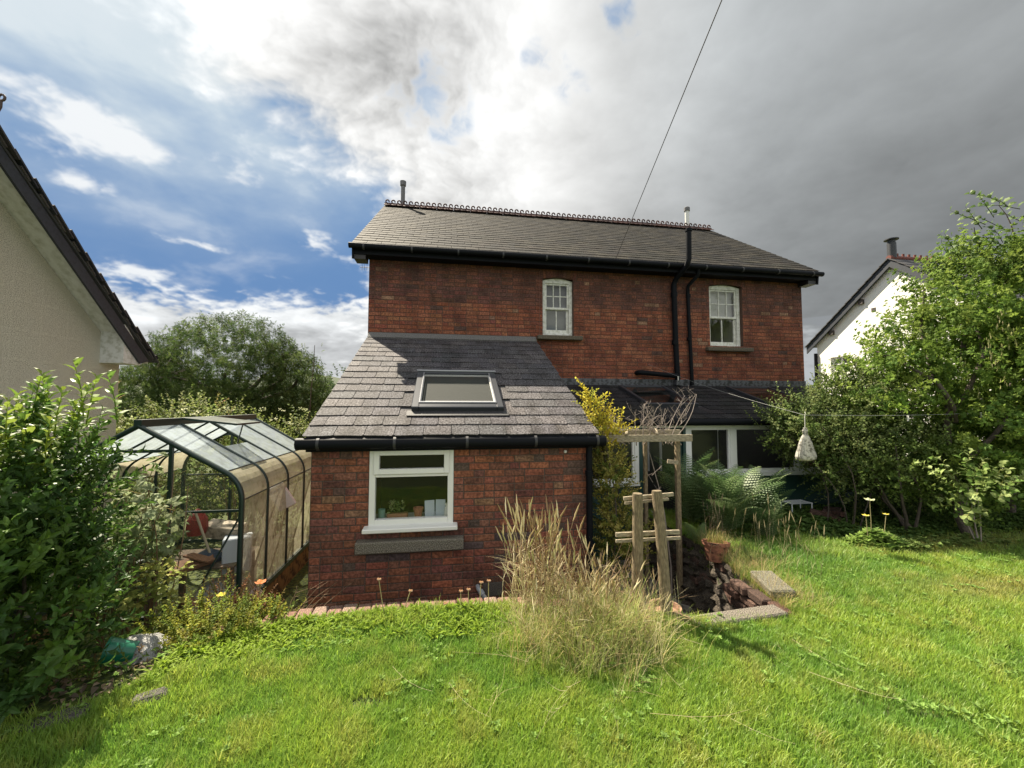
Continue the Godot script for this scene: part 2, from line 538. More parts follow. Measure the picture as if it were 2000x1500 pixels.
func sky_color(az: float, el: float, f1: FastNoiseLite, f2: FastNoiseLite) -> Color:
	if az > 180.0: az -= 360.0
	var a := deg_to_rad(az)
	var e := deg_to_rad(maxf(el, 0.0))
	var dir := Vector3(cos(e) * sin(a), sin(e), -cos(e) * cos(a))
	var pl := Vector2(dir.x, dir.z) / (dir.y + 0.20)
	var nb := f2.get_noise_3d(pl.x * 0.8 + 5.0, pl.y * 0.8, 2.0) * 1.8            # broad shapes, about -0.9 to 0.9
	var n := f1.get_noise_3d(pl.x * 2.6 + nb * 0.25, pl.y * 2.6, 0.0) * 1.9        # billows
	var nf := f1.get_noise_3d(pl.x * 11.0 + n * 0.5, pl.y * 11.0 + nb * 0.4, 3.0) * 1.9    # ragged edges
	var far := smoothstep(68.0, 100.0, absf(az - 8.0))                              # behind the viewer
	# clear air: deeper blue low and away from the sun, milky towards the sun
	var cs := dir.dot(SUN_DIR.normalized())
	var blue := Color(0.14, 0.275, 0.53).lerp(Color(0.19, 0.34, 0.58), smoothstep(15.0, 34.0, el))
	blue = blue.lerp(Color(0.30, 0.46, 0.72), smoothstep(14.0, 2.0, el) * 0.6)
	var veil := smoothstep(0.78, 0.99, cs) * 0.8 + bump(az, el, -27.0, 43.0, 11.0, 10.0) * 0.6 + 0.02
	veil *= 0.85 + 0.5 * n + 0.4 * nb
	blue = blue.lerp(Color(0.70, 0.79, 0.84), clampf(veil, 0.0, 0.92))
	# the deck that covers the right; its edge runs down from the upper left
	var edge := 27.5 + 0.28 * maxf(0.0, -9.0 - az)
	var deck := maxf(az + 9.5, el - edge) * 0.62
	deck = minf(deck, (az + 29.5 + 0.3 * (el - 36.0)) * 0.42)
	deck = lerpf(deck, (nb + 0.35) * 7.0, maxf(far, smoothstep(50.0, 58.0, el) * 0.7))
	deck = lerpf(deck, 1.2, smoothstep(-50.0, -70.0, az) * (1.0 - far))
	var deck_a := smoothstep(-1.6, 2.4, deck + n * 1.9 + nf * 1.0 + nb * 0.7)
	# holes of blue in it
	var holes := bump(az, el, -4.5, 39.5, 6.0, 4.0) + bump(az, el, 0.5, 34.5, 3.0, 3.0) * 0.45 + bump(az, el, 13.6, 41.8, 2.8, 1.8) * 0.9 + bump(az, el, 25.0, 44.3, 3.8, 1.9) * 1.1 + bump(az, el, 18.0, 39.0, 3.0, 2.2) * 0.35
	deck_a *= 1.0 - clampf(smoothstep(0.25, 1.45, holes + (n * 0.6 + nf * 0.6) * smoothstep(0.02, 0.35, holes)), 0.0, 1.0) * 0.72
	# the bank along the horizon
	var bank_top := 11.6 + 0.12 * maxf(0.0, az + 28.0)
	var bank_a := smoothstep(-1.1, 1.1, (bank_top - el) * 0.8 + n * 0.8 + nf * 1.0) * (1.0 - 0.4 * far) * smoothstep(20.0, 0.0, az)
	# puffs and wisps in the blue
	var puff := bump(az, el, -41.5, 26.6, 6.5, 1.8) * 1.1 + bump(az, el, -35.5, 25.2, 3.4, 1.3) * 1.0 + bump(az, el, -40.4, 23.2, 2.5, 1.2) + bump(az, el, -38.6, 20.9, 2.1, 1.0) * 1.05
	puff += bump(az, el, -25.7, 26.4, 3.0, 1.9) * 0.62 + bump(az, el, -17.0, 20.3, 2.6, 1.4) * 0.75 + bump(az + (el - 17.5) * 2.4, el, -30.0, 17.6, 3.6, 0.55) * 0.6 + bump(az, el, -34.5, 13.4, 4.0, 1.2) * 0.85 + bump(az, el, -12.5, 18.4, 2.4, 1.3) * 0.6 + bump(az, el, -22.0, 15.0, 5.0, 1.0) * 0.35
	var puff_a := smoothstep(0.22, 1.35, puff * (1.0 + 0.5 * n) + (nf * 0.42 + n * 0.2) * smoothstep(0.02, 0.4, puff))
	puff_a = maxf(puff_a, 0.22 * smoothstep(0.1, 1.0, nb * 0.6 + n * 0.7))
	# how bright the cloud is: dazzling beneath the sun, heavy and grey on the right
	var br := lerpf(0.87, 0.86, smoothstep(-8.0, 9.0, az))
	br = lerpf(br, 0.62, smoothstep(8.0, 28.0, az))
	br = lerpf(br, 0.37, smoothstep(25.0, 52.0, az))
	br = lerpf(br, 0.95 + 0.25 * nb, far)
	var low := smoothstep(42.0, 12.0, el)
	br *= lerpf(1.12, 0.74, low * smoothstep(-6.0, 30.0, az) * (1.0 - far))
	br *= 1.0 + n * lerpf(0.17, 0.11, smoothstep(5.0, 35.0, az)) + nf * lerpf(0.17, 0.03, smoothstep(-5.0, 22.0, az)) + nb * 0.17
	br *= lerpf(1.0, 0.84, smoothstep(33.0, 25.0, el) * smoothstep(-14.0, 0.0, az) * smoothstep(24.0, 8.0, az))
	br += 0.35 * smoothstep(0.95, 1.0, cs)
	var cool := smoothstep(12.0, 45.0, az) * (1.0 - far)
	var deck_c := Color(br * lerpf(1.0, 0.93, cool), br * lerpf(1.0, 0.98, cool), br * lerpf(0.985, 1.0, cool))
	var bw := lerpf(0.90, 0.60, smoothstep(bank_top - 0.5, bank_top - 6.0, el + n * 1.6))
	bw = lerpf(bw, 0.88, smoothstep(5.0, 1.5, el + n))
	bw *= 1.0 + n * 0.16 + nf * 0.08
	var c := blue.lerp(Color(0.95, 0.97, 0.98), clampf(puff_a, 0.0, 0.9))
	c = c.lerp(Color(bw * 0.96, bw * 0.985, bw), bank_a)
	c = c.lerp(deck_c, deck_a)
	# a paler gap low down on the right
	c = c.lerp(Color(0.56, 0.59, 0.61), smoothstep(-1.0, 5.0, 8.5 - el + n * 3.0 + nf * 1.5 + nb * 1.5) * smoothstep(22.0, 40.0, az) * (1.0 - far) * 0.7)
	return Color(c.r / EXPOSURE, c.g / EXPOSURE, c.b / EXPOSURE)


# ---------------------------------------------------------------- foliage
func leaf_mat() -> StandardMaterial3D:
	return mat("leaf", Color.WHITE, 0.6, "", Vector3.ONE, 0.0, {"vc": true, "back": 0.88, "spec": 0.25})


func glossy_leaf_mat() -> StandardMaterial3D:
	return mat("glossy leaf", Color.WHITE, 0.45, "", Vector3.ONE, 0.0, {"vc": true, "back": 0.75, "spec": 0.34})


func dry_mat() -> StandardMaterial3D:
	return mat("dry stem", Color.WHITE, 0.75, "", Vector3.ONE, 0.0, {"vc": true, "back": 0.6})


func bark_mat() -> StandardMaterial3D:
	return mat("bark", Color(0.13, 0.105, 0.08), 0.9, "mottle", Vector3(5, 2, 5), 1.0)


func spray(n: int, L: float, W: float, shoot: float, open := 0.9, leaflets := 1, twig := Color(0.5, 0.4, 0.25), seed_ := 1, fold := 0.3, droop := 0.3) -> ArrayMesh:
	# a shoot along +y with leaves turning round it; with leaflets > 1 each leaf is compound
	var r := RandomNumberGenerator.new()
	r.seed = seed_
	var b := B.new()
	b.col = twig
	var bend := Vector3(r.randf_range(-0.25, 0.25), 0, r.randf_range(-0.25, 0.25))
	var at := func(s: float) -> Vector3: return Vector3(bend.x * s * s, s, bend.z * s * s) * shoot
	b.tube([at.call(0.0), at.call(0.5), at.call(1.0)], [shoot * 0.012 + 0.001, shoot * 0.009 + 0.0008, 0.0008], 3, false)
	for i in n:
		var s := (i + 0.6) / n
		var a := i * 2.4 + r.randf_range(-0.4, 0.4)
		var o := open * lerpf(1.25, 0.55, s) + r.randf_range(-0.25, 0.25)
		var sz := r.randf_range(0.75, 1.15) * lerpf(1.05, 0.75, s)
		var bs := Basis(Vector3.UP, a) * Basis(Vector3.RIGHT, o)
		var k := r.randf_range(0.75, 1.2)
		b.col = Color(k * r.randf_range(0.92, 1.1), k, k * r.randf_range(0.8, 1.1))
		# leaf grows along the local y of bs; its upper face is turned up
		bs = bs * Basis(Vector3.UP, PI + r.randf_range(-0.5, 0.5))
		var t := Transform3D(bs, at.call(s))
		if leaflets == 1:
			b.leaf(t, L * sz, W * sz, fold, droop)
		elif leaflets == 3:
			var pet := L * 0.45 * sz
			for q in [-1.0, 0.0, 1.0]:
				b.leaf(t * Transform3D(Basis(Vector3.BACK, -q * 1.0), Vector3(0, pet, 0)), L * sz * (1.0 if q == 0.0 else 0.85), W * sz, fold, droop)
		else:
			var rach := L * leaflets * 0.33 * sz
			for q in leaflets:
				var u := float(q / 2 + 1) / (leaflets / 2 + 1)
				var sg := -1.0 if q % 2 == 0 else 1.0
				if q == leaflets - 1: b.leaf(t * Transform3D(Basis(), Vector3(0, rach, -rach * 0.25)), L * sz, W * sz, fold, droop)
				else: b.leaf(t * Transform3D(Basis(Vector3.BACK, -sg * 1.05), Vector3(0, rach * u, -rach * 0.25 * u * u)), L * sz, W * sz, fold, droop)
	return b.mesh()


func crown(parent: Node, called: String, blobs: Array, count: int, meshes: Array, m: Material, cols: Array, scale := Vector2(0.8, 1.2), inner := 0.45, rise := 0.4, gap := 0.0, gap_freq := 1.2, wild := 0.6, edge_rough := 0.12, flat := 0.0) -> void:
	# blobs: [centre, radii]. Shoots sit in the outer part of each blob and point outwards and a little up (or down: rise < 0)
	var ns := FastNoiseLite.new()
	ns.seed = 5 + count; ns.frequency = gap_freq; ns.fractal_octaves = 3
	var w := 0.0
	for b in blobs: w += b[1].x * b[1].y
	var lists := []
	var cl := []
	for i in meshes.size(): lists.append([]); cl.append([])
	var made := 0
	var tries := 0
	while made < count and tries < count * 12:
		tries += 1
		var pick := rng.randf() * w
		var blob: Array = blobs[-1]
		for b in blobs:
			pick -= b[1].x * b[1].y
			if pick <= 0.0: blob = b; break
		var dir := Vector3(rng.randfn(), rng.randfn(), rng.randfn()).normalized()
		var rr := lerpf(inner, 1.0, sqrt(rng.randf()))
		var nz := ns.get_noise_3d(blob[0].x + dir.x * 1.7, blob[0].y + dir.y * 1.7, blob[0].z + dir.z * 1.7)
		rr *= 1.0 + nz * edge_rough * 2.0
		var p: Vector3 = blob[0] + dir * rr * blob[1]
		if p.y < flat: continue
		var hid := false
		for b in blobs:
			if b == blob: continue
			var q: Vector3 = (p - b[0]) / b[1]
			if q.length() < inner * 0.95: hid = true
		if hid: continue
		if gap > 0.0 and ns.get_noise_3dv(p * 1.3) < -0.45 + gap: continue
		var nrm: Vector3 = (dir / blob[1]).normalized()
		var y := (nrm + Vector3.UP * rise + Vector3(rng.randfn(), rng.randfn(), rng.randfn()) * wild * 0.5).normalized()
		var x := y.cross(Vector3(rng.randfn(), rng.randfn(), rng.randfn())).normalized()
		var s := rf(scale.x, scale.y)
		var k := rng.randi() % meshes.size()
		lists[k].append(Transform3D(Basis(x, y, x.cross(y)).scaled(Vector3.ONE * s), p))
		var c: Color = cols[rng.randi() % cols.size()]
		cl[k].append(c * rf(0.8, 1.2) * (1.0 + 0.35 * ns.get_noise_3dv(p * 0.8)))
		made += 1
	for i in meshes.size():
		if lists[i]: scatter(called, meshes[i], m, lists[i], cl[i], parent)


func limb(parent: Node, called: String, p: Vector3, q: Vector3, r0: float, r1: float, wob := 0.1, m: Material = null) -> void:
	var pts := []
	var rad := []
	var side := Vector3(rng.randfn(), 0, rng.randfn()) * wob * p.distance_to(q)
	for i in 7:
		var s := i / 6.0
		pts.append(p.lerp(q, s) + side * sin(s * PI) + Vector3(rf(-1, 1), rf(-1, 1), rf(-1, 1)) * r0 * 0.5)
		rad.append(lerpf(r0, r1, s))
	var b := B.new()
	b.tube(pts, rad, 7)
	obj(called, b, m if m else bark_mat(), parent)


# ---------------------------------------------------------------- building helpers
func slab(called: String, parent: Node, t: Transform3D, x0: float, x1: float, y0: float, y1: float, holes: Array, th: float, m: Material) -> MeshInstance3D:
	# a slab in the local xy plane with rectangular openings (x0, x1, y0, y1); its face is at z = 0, its back at z = -th
	var ys := [y0, y1]
	for h in holes:
		for k in [h[2], h[3]]:
			if k > y0 and k < y1 and not ys.has(k): ys.append(k)
	ys.sort()
	var b := B.new()
	for i in ys.size() - 1:
		var yc: float = (ys[i] + ys[i + 1]) * 0.5
		var cuts := []
		for h in holes:
			if yc > h[2] and yc < h[3]: cuts.append([h[0], h[1]])
		cuts.sort()
		var x := x0
		for c in cuts:
			if c[0] > x: b.box(Vector3(x, ys[i], -th), Vector3(c[0], ys[i + 1], 0))
			x = maxf(x, c[1])
		if x < x1: b.box(Vector3(x, ys[i], -th), Vector3(x1, ys[i + 1], 0))
	return obj(called, b, m, parent, t)


func wall_at(d: float) -> Transform3D:
	return Transform3D(Basis(), V(0, 0, d))


func slope(eave: Vector2, ridge: Vector2) -> Transform3D:   # local x along the eave, y up the slope, z outwards
	var up := V(0, ridge.x - eave.x, ridge.y - eave.y).normalized()
	return Transform3D(Basis(Vector3.RIGHT, up, Vector3.RIGHT.cross(up)), V(0, eave.x, eave.y))


func frame_rect(b: B, x0: float, x1: float, y0: float, y1: float, w: Array, z0: float, z1: float, e := 0.004) -> void:   # w: left, right, bottom, top
	var bar := func(a: Vector3, c: Vector3): b.cbox(Transform3D(Basis(), (a + c) * 0.5), (c - a).abs(), e)
	bar.call(Vector3(x0, y0, z0), Vector3(x0 + w[0], y1, z1))
	bar.call(Vector3(x1 - w[1], y0, z0), Vector3(x1, y1, z1))
	bar.call(Vector3(x0 + w[0], y0, z0), Vector3(x1 - w[1], y0 + w[2], z1 - 0.0015))
	bar.call(Vector3(x0 + w[0], y1 - w[3], z0), Vector3(x1 - w[1], y1, z1 - 0.0015))


func pane(parent: Node, x0: float, x1: float, y0: float, y1: float, d: float, m: Material = null) -> void:
	var b := B.new()
	b.quad(V(x0, y0, d), V(x1, y0, d), V(x1, y1, d), V(x0, y1, d))
	obj("pane", b, m if m else glass(), parent)


func room(parent: Node, x0: float, x1: float, y0: float, y1: float, d0: float, d1: float, m: Material) -> void:   # the inside behind an opening
	var b := B.new()
	var w := 0.05
	b.box(V(x0 - w, y0 - w, d1), V(x1 + w, y1 + w, d1 + w))
	b.box(V(x0 - w, y0, d0), V(x0, y1, d1))
	b.box(V(x1, y0, d0), V(x1 + w, y1, d1))
	b.box(V(x0 - w, y0 - w, d0), V(x1 + w, y0, d1))
	b.box(V(x0 - w, y1, d0), V(x1 + w, y1 + w, d1))
	obj("room", b, m, parent)


func sash_window(house: Node3D, x0: float, x1: float, y0: float, y1: float, d: float, upper: Color, lower: Color, arch_m: Callable) -> void:
	var w := part("sash_window", house)
	var white := mat("sash paint", Color(0.74, 0.73, 0.68), 0.45, "faint", Vector3.ONE * 1.3)
	var rise := 0.05
	var dz := -d - 0.075
	# outer frame with a curved head
	var b := B.new()
	b.cbox(Transform3D(Basis(), Vector3(x0 + 0.035, (y0 + y1 - rise) * 0.5, dz - 0.05)), Vector3(0.07, y1 - rise - y0, 0.1), 0.006)
	b.cbox(Transform3D(Basis(), Vector3(x1 - 0.035, (y0 + y1 - rise) * 0.5, dz - 0.05)), Vector3(0.07, y1 - rise - y0, 0.1), 0.006)
	b.cbox(Transform3D(Basis(), Vector3((x0 + x1) * 0.5, y0 + 0.03, dz - 0.045)), Vector3(x1 - x0 - 0.14, 0.06, 0.11), 0.006)
	var head := [Vector3(x0, y1 - rise - 0.045, dz - 0.1), Vector3(x1, y1 - rise - 0.045, dz - 0.1)]
	for i in 9:
		var s := 1.0 - i / 8.0
		head.append(Vector3(lerpf(x0, x1, s), y1 - rise * pow(2.0 * s - 1.0, 2.0), dz - 0.1))
	b.prism(head, Vector3(0, 0, 0.098))
	obj("frame", b, white, w)
	var xa := x0 + 0.07
	var xb := x1 - 0.07
	var ya := y0 + 0.06
	var yb := y1 - rise - 0.045
	var ym := (ya + yb) * 0.5
	var u := B.new()
	frame_rect(u, xa, xb, ym - 0.02, yb, [0.035, 0.035, 0.045, 0.035], dz - 0.062, dz - 0.025)
	obj("upper_sash", u, white, w)
	var l := B.new()
	frame_rect(l, xa, xb, ya, ym + 0.02, [0.04, 0.04, 0.08, 0.045], dz - 0.099, dz - 0.064)
	obj("lower_sash", l, white, w)
	var ux := [xa + 0.035, xb - 0.035]
	for i in 3:
		var p0: float = lerpf(ux[0], ux[1], i / 3.0)
		var p1: float = lerpf(ux[0], ux[1], (i + 1) / 3.0)
		for j in 2:
			pane(w, p0, p1, lerpf(ym + 0.025, yb - 0.035, j / 2.0), lerpf(ym + 0.025, yb - 0.035, (j + 1) / 2.0), -(dz - 0.045))
		if i > 0: bx("glazing_bar", Vector3(p0 - 0.009, ym + 0.025, dz - 0.055), Vector3(p0 + 0.009, yb - 0.035, dz - 0.03), white, w)
	var yh := (ym + 0.025 + yb - 0.035) * 0.5
	bx("glazing_bar", Vector3(ux[0], yh - 0.009, dz - 0.053), Vector3(ux[1], yh + 0.009, dz - 0.032), white, w)
	var xc := (xa + xb) * 0.5
	pane(w, xa + 0.04, xc, ya + 0.08, ym - 0.025, -(dz - 0.08))
	pane(w, xc, xb - 0.04, ya + 0.08, ym - 0.025, -(dz - 0.08))
	bx("glazing_bar", Vector3(xc - 0.01, ya + 0.08, dz - 0.092), Vector3(xc + 0.01, ym - 0.025, dz - 0.068), white, w)
	bx("blind", Vector3(xa, ym, dz - 0.17), Vector3(xb, yb + 0.03, dz - 0.16), mat("blind %.2f" % upper.r, upper, 0.9), w)
	if lower.r > 0.0: bx("net_curtain", Vector3(xa, ya, dz - 0.185), Vector3(xb, ym + 0.04, dz - 0.175), mat("net %.2f" % lower.r, lower, 0.95), w)
	room(w, x0 - 0.02, x1 + 0.02, y0 - 0.02, y1 + 0.01, d + 0.26, d + 1.6, mat("room wall", Color(0.35, 0.33, 0.30), 0.9))
	# brick arch over it
	var nb := 11
	for i in nb:
		var s := (i + 0.5) / nb
		var x := lerpf(x0 - 0.07, x1 + 0.07, s)
		var drop := rise * pow(2.0 * s - 1.0, 2.0) * 1.1
		var t := Transform3D(Basis(Vector3.BACK, -(s - 0.5) * 0.34) * Basis(Vector3.BACK, PI * 0.5), Vector3(x, y1 + 0.112 - drop, -d + 0.006))
		var wd := (x1 - x0 + 0.14) / nb - 0.006
		t.basis = t.basis.scaled_local(Vector3(1.0, wd / 0.068, 1.0))
		var c: Color = tone_step(arch_m.call(x, 4.9) * 0.95)
		obj("arch_brick", brick_mesh(0.216, 0.068, 71 + i % 3), mat("brick %.3f %.3f %.3f" % [c.r, c.g, c.b], c, 0.88, "mottle", Vector3.ONE * 2.2, 0.10, {"wear": Vector3(0.45, 0.3, 0.45)}), w, t)
	# stone sill
	var s := B.new()
	s.cbox(Transform3D(Basis(Vector3.RIGHT, 0.06), Vector3((x0 + x1) * 0.5 + 0.02, y0 - 0.045, -d + 0.02)), Vector3(x1 - x0 + 0.28, 0.085, 0.2), 0.012)
	obj("sill", s, mat("painted sill", Color(0.15, 0.125, 0.09), 0.8, "mottle", Vector3.ONE * 3), w)


const TR := [[-3.6, 2.7], [-2.6, 2.72], [-2.1, 2.82], [-1.85, 3.06], [-1.45, 3.28], [-1.0, 3.38], [0.4, 3.31], [1.25, 3.15], [1.8, 2.93], [2.66, 2.86]]


func lawn_edge(x: float) -> float:
	if x <= TR[0][0]: return 2.7
	for i in TR.size() - 1:
		if x <= TR[i + 1][0]: return lerpf(TR[i][1], TR[i + 1][1], (x - TR[i][0]) / (TR[i + 1][0] - TR[i][0]))
	return 99.0


func pit_right(d: float) -> float:
	return 2.68 + clampf((d - 2.86) * 0.19, 0.0, 0.27)


func ground_height(x: float, d: float) -> float:
	var lift := 0.55 + 0.012 * sin(x * 1.7 + d * 2.1) + 0.010 * sin(x * 3.1 - d * 1.3)
	var low := -0.15
	if d > 26.0: low = -0.15 - 0.02 * (d - 26.0)
	if x < 2.66:
		var e := lawn_edge(x)
		var soft := lerpf(0.75, 0.05, smoothstep(-1.55, -1.0, x))
		return lerpf(lift, low, smoothstep(0.0, soft, d - e))
	var inside := smoothstep(0.0, 0.06, x - pit_right(d)) if d > 2.88 else 1.0
	if d > 5.98 and x < 7.9: inside = 0.0
	if d > 9.0: inside *= 1.0 - smoothstep(9.0, 16.0, d)
	return lerpf(low, lift, inside)


func build_ground() -> void:
	var xs := []
	var ds := []
	for a in [[-90, -20, 10.0], [-20, -6, 2.0], [-6, -4, 0.25], [-4.0, 3.3, 0.05], [3.3, 9.0, 0.19], [9.0, 20.0, 1.0], [20.0, 91.0, 10.0]]:
		var x: float = a[0]
		while x < a[1] - 0.001: xs.append(x); x += a[2]
	for a in [[-40, -2, 4.0], [-2, 2.2, 0.3], [2.2, 6.1, 0.05], [6.1, 12, 0.4], [12, 40, 4.0], [40, 161, 20.0]]:
		var d: float = a[0]
		while d < a[1] - 0.001: ds.append(d); d += a[2]
	var b := B.new()
	var pts := []
	var nrm := []
	for x in xs:
		var col := []
		var cn := []
		for d in ds:
			col.append(V(x, ground_height(x, d), d))
			var e := 0.03
			cn.append(Vector3(ground_height(x - e, d) - ground_height(x + e, d), 2 * e, -(ground_height(x, d - e) - ground_height(x, d + e))).normalized())
		pts.append(col); nrm.append(cn)
	for i in xs.size() - 1:
		for j in ds.size() - 1:
			b.trin(pts[i][j], pts[i + 1][j], pts[i + 1][j + 1], nrm[i][j], nrm[i + 1][j], nrm[i + 1][j + 1])
			b.trin(pts[i][j], pts[i + 1][j + 1], pts[i][j + 1], nrm[i][j], nrm[i + 1][j + 1], nrm[i][j + 1])
	tag(obj("ground", b, mat("soil", Color(0.12, 0.135, 0.05), 0.95, "soil", Vector3.ONE * 0.9, 0.8)), "", "", "", "structure")
	# concrete path at the foot of the walls
	var p := bx("path", V(-1.38, -0.2, 3.36), V(2.9, -0.135, 5.9), mat("path concrete", Color(0.20, 0.18, 0.15), 0.9, "stain", Vector3.ONE * 0.9, 0.6), self)
	tag(p, "", "", "", "structure")
	# hills on the horizon
	var hb := B.new()
	var prev := []
	for i in 61:
		var az := deg_to_rad(-70.0 + i * 2.4)
		var hh := 6.0 + 5.0 * sin(i * 0.35) + 3.0 * sin(i * 0.9 + 1.0)
		var row := [V(sin(az) * 240, -8, cos(az) * 240), V(sin(az) * 290, hh + 2.0, cos(az) * 290), V(sin(az) * 400, hh + 16.0, cos(az) * 400), V(sin(az) * 480, -20, cos(az) * 480)]
		if prev:
			for k in 3: hb.quad(prev[k], row[k], row[k + 1], prev[k + 1])
		prev = row
	tag(obj("hills", hb, mat("hill", Color(0.06, 0.085, 0.06), 0.95, "soil", Vector3.ONE * 0.02)), "", "", "", "structure")


# ---------------------------------------------------------------- the brick house
const MAIN_EAVE := Vector2(5.07, 7.36)
const MAIN_RIDGE := Vector2(7.49, 10.87)
const ANNEX_EAVE := Vector2(1.868, 4.384)
const ANNEX_RIDGE := Vector2(3.466, 7.70)
const LEAN_EAVE := Vector2(1.985, 5.74)
const LEAN_RIDGE := Vector2(2.60, 7.67)


func black() -> StandardMaterial3D:
	return mat("black paint", Color(0.008, 0.009, 0.011), 0.5, "", Vector3.ONE, 0.0, {"spec": 0.2})


func build_house() -> void:
	var h := thing("brick_house", "two storey red brick house with slate roof, crested ridge and two white sash windows", "house")
	var wall := part("wall", h)
	var mortar := mat("mortar", Color(0.13, 0.075, 0.055), 0.95, "mottle", Vector3.ONE * 4)
	var s1 := [1.845, 2.475, 3.575, 4.745]
	var s2 := [5.47, 6.245, 3.43, 4.79]
	slab("mortar_bed", wall, wall_at(7.687), -1.455, 7.72, -0.15, 4.99, [s1, s2], 0.25, mortar)
	var holes := []
	for s in [s1, s2]: holes += [[s[0], s[1], s[2], s[3]], [s[0] - 0.075, s[1] + 0.075, s[3] - 0.05, s[3] + 0.225]]
	holes.append([-2.0, 1.68, 0.0, 3.47])
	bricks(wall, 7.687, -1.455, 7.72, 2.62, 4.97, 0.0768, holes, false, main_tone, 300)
	# gable walls and the back
	for x in [-1.455, 7.47]:
		var b := B.new()
		b.prism([V(x, -0.15, 7.94), V(x, -0.15, 13.8), V(x, 5.1, 13.9), V(x, 7.35, 10.87), V(x, 5.1, 7.94)], Vector3(0.25, 0, 0))
		obj("gable_wall", b, mat("gable brick", Color(0.24, 0.085, 0.05), 0.9, "mottle", Vector3.ONE * 3), h)
	bx("back_wall", V(-1.2, -0.15, 13.5), V(7.47, 5.0, 13.75), mortar, h)
	sash_window(h, s1[0], s1[1], s1[2], s1[3], 7.687, Color(0.14, 0.145, 0.15), Color(0.19, 0.195, 0.18), main_tone)
	sash_window(h, s2[0], s2[1], s2[2], s2[3], 7.687, Color(0.42, 0.42, 0.39), Color(0, 0, 0), main_tone)
	# roof
	var roof := part("roof", h)
	var t := slope(MAIN_EAVE, MAIN_RIDGE)
	var len := (MAIN_RIDGE - MAIN_EAVE).length()
	slab("roof_deck", roof, t, -1.69, 7.85, 0.02, len, [], 0.05, mat("deck", Color(0.05, 0.05, 0.05), 0.9))
	var tb := slope(Vector2(5.07, 14.38), MAIN_RIDGE)
	slab("roof_deck", roof, Transform3D(Basis(Vector3.UP, 0), Vector3()) * tb, -1.69, 7.85, 0.02, len, [], -0.05, mat("deck"))
	slates(roof, -1.70, 7.86, MAIN_EAVE, MAIN_RIDGE, 0.195, 0.25, 0.007, [Color(0.056, 0.054, 0.047), Color(0.045, 0.045, 0.042), Color(0.070, 0.065, 0.054), Color(0.036, 0.036, 0.036), Color(0.082, 0.076, 0.060), Color(0.051, 0.049, 0.041)], [], 300, " old")
	# crested ridge tiles
	var rt := B.new()
	var tl := 0.4475
	rt.hexa(Transform3D(Basis(Vector3.RIGHT, 0.60), Vector3(0, -0.055, 0.065)), Vector3(tl - 0.006, 0.016, 0.17))
	rt.hexa(Transform3D(Basis(Vector3.RIGHT, -0.60), Vector3(0, -0.055, -0.065)), Vector3(tl - 0.006, 0.016, 0.17))
	rt.tube([Vector3(-tl * 0.5 + 0.003, 0, 0), Vector3(tl * 0.5 - 0.003, 0, 0)], [0.026], 8)
	for i in 3:
		var pts := []
		for k in 15:
			var a := -PI * 0.5 - 0.5 - (TAU - 1.6) * k / 14.0 + 0.2
			pts.append(Vector3((i - 1) * 0.149 + cos(a) * 0.042, 0.06 + sin(a) * 0.042, 0))
		rt.tube(pts, [0.0175], 6)
	var rm := rt.mesh()
	var n := 21
	for i in n:
		var x := lerpf(-1.70, 7.86, (i + 0.5) / n)
		var tt := Transform3D(Basis.from_euler(Vector3(rf(-0.03, 0.03), rf(-0.01, 0.01), rf(-0.008, 0.008))).scaled_local(Vector3((9.56 / n) / tl, 1, 1)), V(x, 7.565 + rf(-0.006, 0.006), 10.87))
		obj("ridge_tile", rm, mat("ridge terracotta %d" % (i % 3), [Color(0.10, 0.045, 0.04), Color(0.085, 0.042, 0.04), Color(0.12, 0.05, 0.042)][i % 3], 0.8, "mottle", Vector3.ONE * 5), roof, tt)
	# eaves
	var eaves := part("eaves", h)
	bx("fascia", V(-1.68, 4.89, 7.405), V(7.84, 5.045, 7.43), black(), eaves)
	bx("soffit", V(-1.68, 4.90, 7.43), V(7.84, 4.92, 7.70), black(), eaves)
	for x in [-1.70, 7.83]:
		var b := B.new()
		var th := 0.03
		b.prism([V(x, 4.80, 7.40), V(x, 4.88, 7.66), V(x, 5.08, 7.72), V(x, 7.32, 10.87), V(x, 7.50, 10.87), V(x, 5.06, 7.37)], Vector3(th, 0, 0))
		obj("bargeboard", b, black(), eaves)
		bx("eaves_box", V(x + (0.031 if x < 0 else -0.20), 4.81, 7.42), V(x + (0.23 if x < 0 else -0.001), 4.898, 7.68), mat("dark brown paint", Color(0.02, 0.017, 0.015), 0.5), eaves)
	var g := B.new()
	g.tube([V(-1.74, 5.015, 7.33), V(7.90, 5.005, 7.33)], [0.05], 10)
	obj("gutter", g, black(), eaves)
	for i in 12:
		var kb := B.new()
		kb.tube([V(-1.5 + i * 0.83, 5.0, 7.33), V(-1.47 + i * 0.83, 5.0, 7.33)], [0.0565], 10)
		obj("gutter_bracket", kb, mat("worn black", Color(0.03, 0.03, 0.032), 0.6), eaves)
	# lead where the two lower roofs meet the wall
	var lead := mat("lead", Color(0.10, 0.105, 0.115), 0.55, "stain", Vector3.ONE * 2.0, 0.3)
	bx("lead_flashing", V(1.66, 2.60, 7.655), V(7.72, 2.735, 7.684), lead, h)
	# soil pipe, rainwater pipe, branch pipe
	var soil := B.new()
	soil.tube([V(4.66, 2.60, 7.60), V(4.63, 3.4, 7.60), V(4.61, 4.70, 7.60), V(4.63, 4.82, 7.52), V(4.69, 4.98, 7.25), V(4.70, 5.10, 7.20), V(4.71, 5.72, 7.20)], [0.055], 10)
	soil.tube([V(4.71, 5.66, 7.20), V(4.71, 5.70, 7.20)], [0.068], 10)
